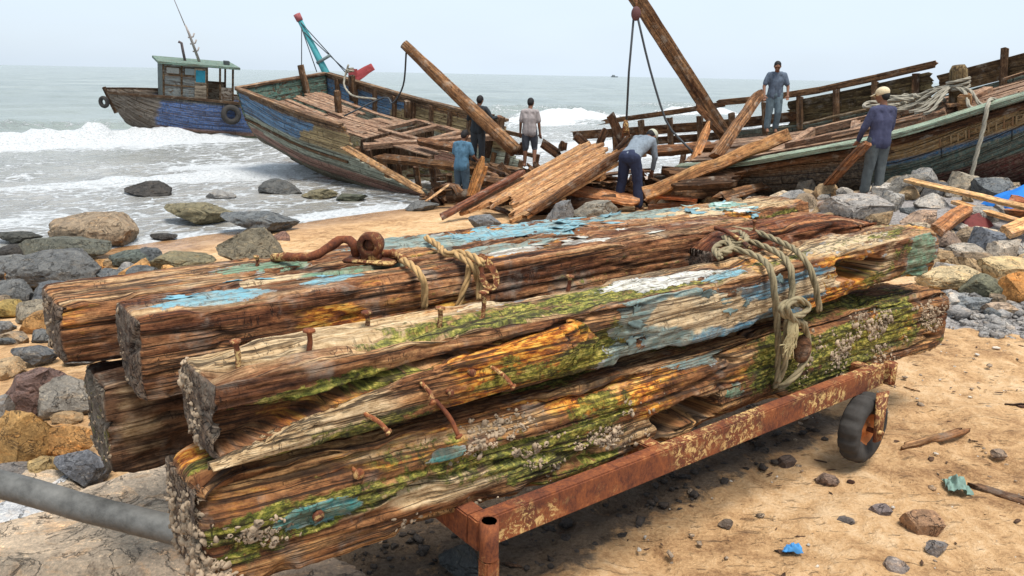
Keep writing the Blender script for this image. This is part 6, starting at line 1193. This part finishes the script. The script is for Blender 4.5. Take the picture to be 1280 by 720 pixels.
def person(label, foot, yaw, J, shirt, trousers, hat=None, sleeve=1., shorts=1.0, scale=1., hands=(None, None), folds=.016):
    """J: joints in metres, x to the person's right, y forward, z up"""
    e = thing('person', label, 'person', Matrix.Translation(tuple(foot)) @ Matrix.Rotation(yaw, 4, 'Z') @ Matrix.Scale(scale, 4)); A = {k: np.array(v, float) for k, v in J.items()}
    hip = (A['hipL'] + A['hipR']) / 2; sho = (A['shL'] + A['shR']) / 2; hd = A['head']; up = nrm(hd - sho); face = nrm(A['face']); face = nrm(face - up * (face @ up) * .5); sd_ = nrm(np.cross(face, up)); hu = np.cross(sd_, face)
    b = MB(); HM = np.stack([sd_, face, hu], 1)
    ellip(b, hd, .078, .097, .112, 9, HM); caps(b, hd - hu * .06 + face * .04, hd - hu * .075 + face * .055, .045, .04); caps(b, sho + nrm(hip - sho) * -.01, hd - hu * .04 - face * .01, .058, .052)
    caps(b, hd + face * .092 - hu * .005, hd + face * .108 - hu * .03, .012, .017, 8); ellip(b, hd + sd_ * .078 - hu * .01, .012, .02, .03, 5, HM); ellip(b, hd - sd_ * .078 - hu * .01, .012, .02, .03, 5, HM); caps(b, hd + face * .082 + hu * .03 + sd_ * .035, hd + face * .082 + hu * .03 - sd_ * .035, .018, .018, 8); caps(b, hd + face * .088 - hu * .055 + sd_ * .018, hd + face * .088 - hu * .055 - sd_ * .018, .014, .014, 8)
    def torso(m, g):
        sdv = nrm(A['shR'] - A['shL']); hv = nrm(A['hipR'] - A['hipL']); ch = sho * .68 + hip * .32; wa = sho * .38 + hip * .62; bd = nrm(hip - sho)
        for o_ in (-1, 1):
            caps(m, sho + sdv * .13 * o_ + bd * .045, ch + sdv * .085 * o_, .062 + g, .095 + g); caps(m, ch + sdv * .085 * o_, wa + sdv * .06 * o_, .095 + g, .090 + g); caps(m, wa + sdv * .06 * o_, hip + hv * .07 * o_ + bd * -.02, .09 + g, .102 + g)
        caps(m, sho + sdv * .10, sho - sdv * .10, .058 + g, .058 + g); caps(m, sho + up * .03, ch, .06 + g, .1 + g); caps(m, ch, hip, .10 + g, .10 + g)
    torso(b, 0); ARM = (.050, .040, .037, .026); LEG = (.088, .060, .056, .038)
    for s_ in 'LR':
        sh, el, wr = A['sh' + s_], A['el' + s_], A['wr' + s_]; caps(b, sh, el, ARM[0], ARM[1]); caps(b, el, wr, ARM[2] + .003, ARM[3])
        hd_ = nrm(wr - el); tgt = A.get('hd' + s_); hd_ = nrm(tgt - wr) if tgt is not None else hd_; lat, pn = perp(hd_, (0.3, 1, .2)); pc = wr + hd_ * .05; caps(b, wr, pc + lat * .018, .026, .026, 10); caps(b, wr, pc - lat * .018, .026, .026, 10)
        pr = wr + hd_ * .085
        for i, (ox, ln) in enumerate([(-.030, .062), (-.010, .075), (.011, .070), (.031, .055)]):
            p_ = pr + lat * ox; q_ = p_ + hd_ * ln * .5 + pn * .008; t_ = q_ + hd_ * ln * .35 + pn * ln * .5; caps(b, p_, q_, .0100, .0095, 8); caps(b, q_, t_, .0095, .0085, 8)
        p_ = wr + hd_ * .03 + lat * .034 * (1 if s_ == 'L' else -1); q_ = p_ + hd_ * .04 + lat * .03 * (1 if s_ == 'L' else -1) + pn * .01; caps(b, p_, q_, .012, .011, 8); caps(b, q_, q_ + hd_ * .03 + pn * .012, .011, .009, 8)
        hp, kn, an = A['hip' + s_], A['kn' + s_], A['an' + s_]; caps(b, hp, kn, LEG[0], LEG[1]); caps(b, kn, kn * .65 + an * .35, .056, .060); caps(b, kn * .65 + an * .35, an, .058, .038)
        fd = A.get('ft' + s_, np.array([0, 1, 0.])); fd = nrm(fd); hl = an - fd * .04 + (0, 0, -.045); caps(b, an, hl, .038, .034); caps(b, hl, an + fd * .13 + (0, 0, -.055), .034, .028); caps(b, an, an + fd * .11 + (0, 0, -.052), .036, .030)
        for i in range(5): tp = an + fd * .135 + (0, 0, -.062) + np.cross(fd, (0, 0, 1)) * (i - 2) * .017; caps(b, tp, tp + fd * (.035 - .003 * abs(i - 2)), .011, .009, 6)
    fuse(b, 'body', M_SKIN, e, None, .0085, 4)
    m = MB(); ellip(m, hd + sd_ * .034 + face * .090 + hu * .008, .012, .006, .007, 5, HM); m.build('eye', M_HAIR, e); m = MB(); ellip(m, hd - sd_ * .034 + face * .090 + hu * .008, .012, .006, .007, 5, HM); m.build('eye', M_HAIR, e)
    m = MB(); ellip(m, hd - face * .012 + hu * .022, .086, .098, .102, 9, HM); ellip(m, hd - face * .035 - hu * .01, .078, .078, .085, 9, HM); fuse(m, 'hair', M_HAIR, e, None, .012, 2, .006, 3)
    if hat:
        m = MB(); ellip(m, hd - face * .005 + hu * .045, .097, .112, .088, 9, HM); fuse(m, 'cap', M_CLOTH, e, hat, .012, 2); m = MB(); v = []
        for i in range(9):
            for j in range(5): a = (i / 8 - .5) * 2.0; rr_ = .10 + j * .018; v.append(hd + hu * (.048 - .012 * j * .5 - .012 * abs(a)) + face * rr_ * math.cos(a) * 1.08 + sd_ * rr_ * math.sin(a) * .92)
        v = np.array(v); f = [(i * 5 + j, (i + 1) * 5 + j, (i + 1) * 5 + j + 1, i * 5 + j + 1) for i in range(8) for j in range(4)]; m.add(np.concatenate([v, v - hu * .006]), f + [tuple(q + 45 for q in p[::-1]) for p in f]); m.build('cap_brim', M_CLOTH, e, hat)
    m = MB(); torso(m, .017)
    for s_ in 'LR':
        sh, el, wr = A['sh' + s_], A['el' + s_], A['wr' + s_]
        if sleeve <= 1: caps(m, sh, sh + (el - sh) * (sleeve * .75), .064, .062)
        else: caps(m, sh, el, .064, .054); caps(m, el, el + (wr - el) * (sleeve - 1) * .88, .053, .042)
    hem = hip + nrm(hip - sho) * .05; hv = nrm(A['hipR'] - A['hipL'])
    if abs(nrm(sho - hip)[2]) > .85: caps(m, hip + hv * .075, hem + hv * .075, .118, .118); caps(m, hip - hv * .075, hem - hv * .075, .118, .118)
    fuse(m, 'shirt', M_CLOTH, e, shirt, .013, 5, folds, 5)
    m = MB(); g_ = .128 if abs(nrm(sho - hip)[2]) < .85 else .112; caps(m, hip + hv * .06, hip - hv * .06, g_, g_)
    for s_ in 'LR':
        hp, kn, an = A['hip' + s_], A['kn' + s_], A['an' + s_]; caps(m, hp, hp + (kn - hp) * min(1, shorts * 1.0), .108, .084)
        if shorts > 1: caps(m, kn, kn + (an - kn) * min(.93, (shorts - 1)), .083, .072)
    fuse(m, 'trousers', M_CLOTH, e, trousers, .013, 5, folds * 1.1, 9)
    return e
def pose(**k):
    J = dict(hipL=(-.09, 0, .90), hipR=(.09, 0, .90), knL=(-.10, .02, .48), knR=(.10, .02, .48), anL=(-.11, 0, .085), anR=(.11, 0, .085), shL=(-.175, -.01, 1.36), shR=(.175, -.01, 1.36), elL=(-.23, .0, 1.08), elR=(.23, .0, 1.08), wrL=(-.24, .10, .86), wrR=(.24, .10, .86), head=(0, .03, 1.585), face=(0, 1, -.1)); J.update(k); return J
# man in the cap at right, seen from behind, holding the slanting plank
yaw = R(14)
person('man in pale cap and dark blue long shirt with his back turned', ong(1089, 247) + (0, 0, .01), yaw, pose(elL=(-.26, .05, 1.08), wrL=(-.235, .20, .86), hdL=(-.2, .3, .78), elR=(.22, .05, 1.08), wrR=(.20, .19, .90), head=(-.02, .03, 1.585), face=(-.45, .9, -.3), anL=(-.10, .05, .085), anR=(.10, -.02, .085)),
       (.055, .058, .105), (.085, .095, .095), hat=(.62, .50, .32), sleeve=1.95, shorts=2, scale=.98)
# man bending over the beam, side on, seen from behind left
p = ong(786, 263)
person('bending man in grey sweater and navy trousers at the low end of the beam', p + (0, 0, .01), R(-42), pose(hipL=(-.09, -.06, .88), hipR=(.09, -.06, .88), knL=(-.14, -.02, .47), knR=(.13, .04, .47), anL=(-.20, -.06, .085), anR=(.17, .02, .085), shL=(-.16, .34, 1.16), shR=(.17, .34, 1.15), elL=(-.18, .40, .87), elR=(.20, .40, .87), wrL=(-.10, .46, .64), wrR=(.12, .46, .63), hdL=(-.06, .5, .52), hdR=(.08, .5, .5), head=(0, .56, 1.20), face=(0, .55, -.85)),
       (.20, .235, .27), (.025, .032, .065), hat=(.42, .42, .33), sleeve=1.95, shorts=2, scale=1.14)
# man in blue, back turned, by the left wreck
p = ong(577, 256)
person('man in blue t-shirt and dark denim shorts holding a split board, seen from behind', p + (0, 0, .01), R(-28), pose(elL=(-.24, .06, 1.10), wrL=(-.16, .26, 1.02), elR=(.25, .08, 1.10), wrR=(.20, .30, 1.0), hdR=(.2, .4, .98), head=(.02, .10, 1.55), face=(.1, 1, -.5), shL=(-.175, .03, 1.35), shR=(.175, .03, 1.35)),
       (.075, .16, .235), (.06, .09, .115), sleeve=1., shorts=1.35, scale=.98)
# man in black pushing the pole
p = at(597, 206, 18.2)
person('man in black long sleeves bracing the long round pole, behind the man in blue', p, R(-20), pose(elL=(-.30, .10, 1.12), wrL=(-.22, .30, 1.2), elR=(.34, .10, 1.15), wrR=(.40, .28, 1.18), head=(.02, .08, 1.58), face=(.1, 1, -.5), shL=(-.18, .04, 1.38), shR=(.18, .04, 1.38)), (.035, .04, .045), (.05, .055, .06), sleeve=1.95, shorts=2, scale=.90)
# man in grey t-shirt and shorts, walking on the pile
p = at(661, 209, 18.2)
person('man in grey t-shirt and dark shorts standing on the wreck pile facing the sea', p, R(-12), pose(wrL=(-.25, .06, .84), wrR=(.25, .06, .84), head=(0, .06, 1.58), face=(.2, 1, -.35), knR=(.12, .10, .50), anR=(.14, -.04, .16)), (.34, .30, .29), (.07, .075, .09), sleeve=1., shorts=1.12, scale=.90)
# man on the right deck, facing the camera, looking down
p = at(964, 165, 17.6)
person('man in dusty blue t-shirt and jeans standing on the right wreck', p, R(180 - 8), pose(elL=(-.28, .04, 1.08), wrL=(-.27, .16, .88), elR=(.28, .04, 1.08), wrR=(.27, .18, .86), head=(.02, .09, 1.56), face=(.15, .9, -.65), shL=(-.18, .0, 1.36), shR=(.18, .0, 1.36), knL=(-.10, .07, .48), anL=(-.09, -.02, .085)), (.10, .125, .165), (.12, .165, .19), sleeve=1., shorts=2, scale=.88)
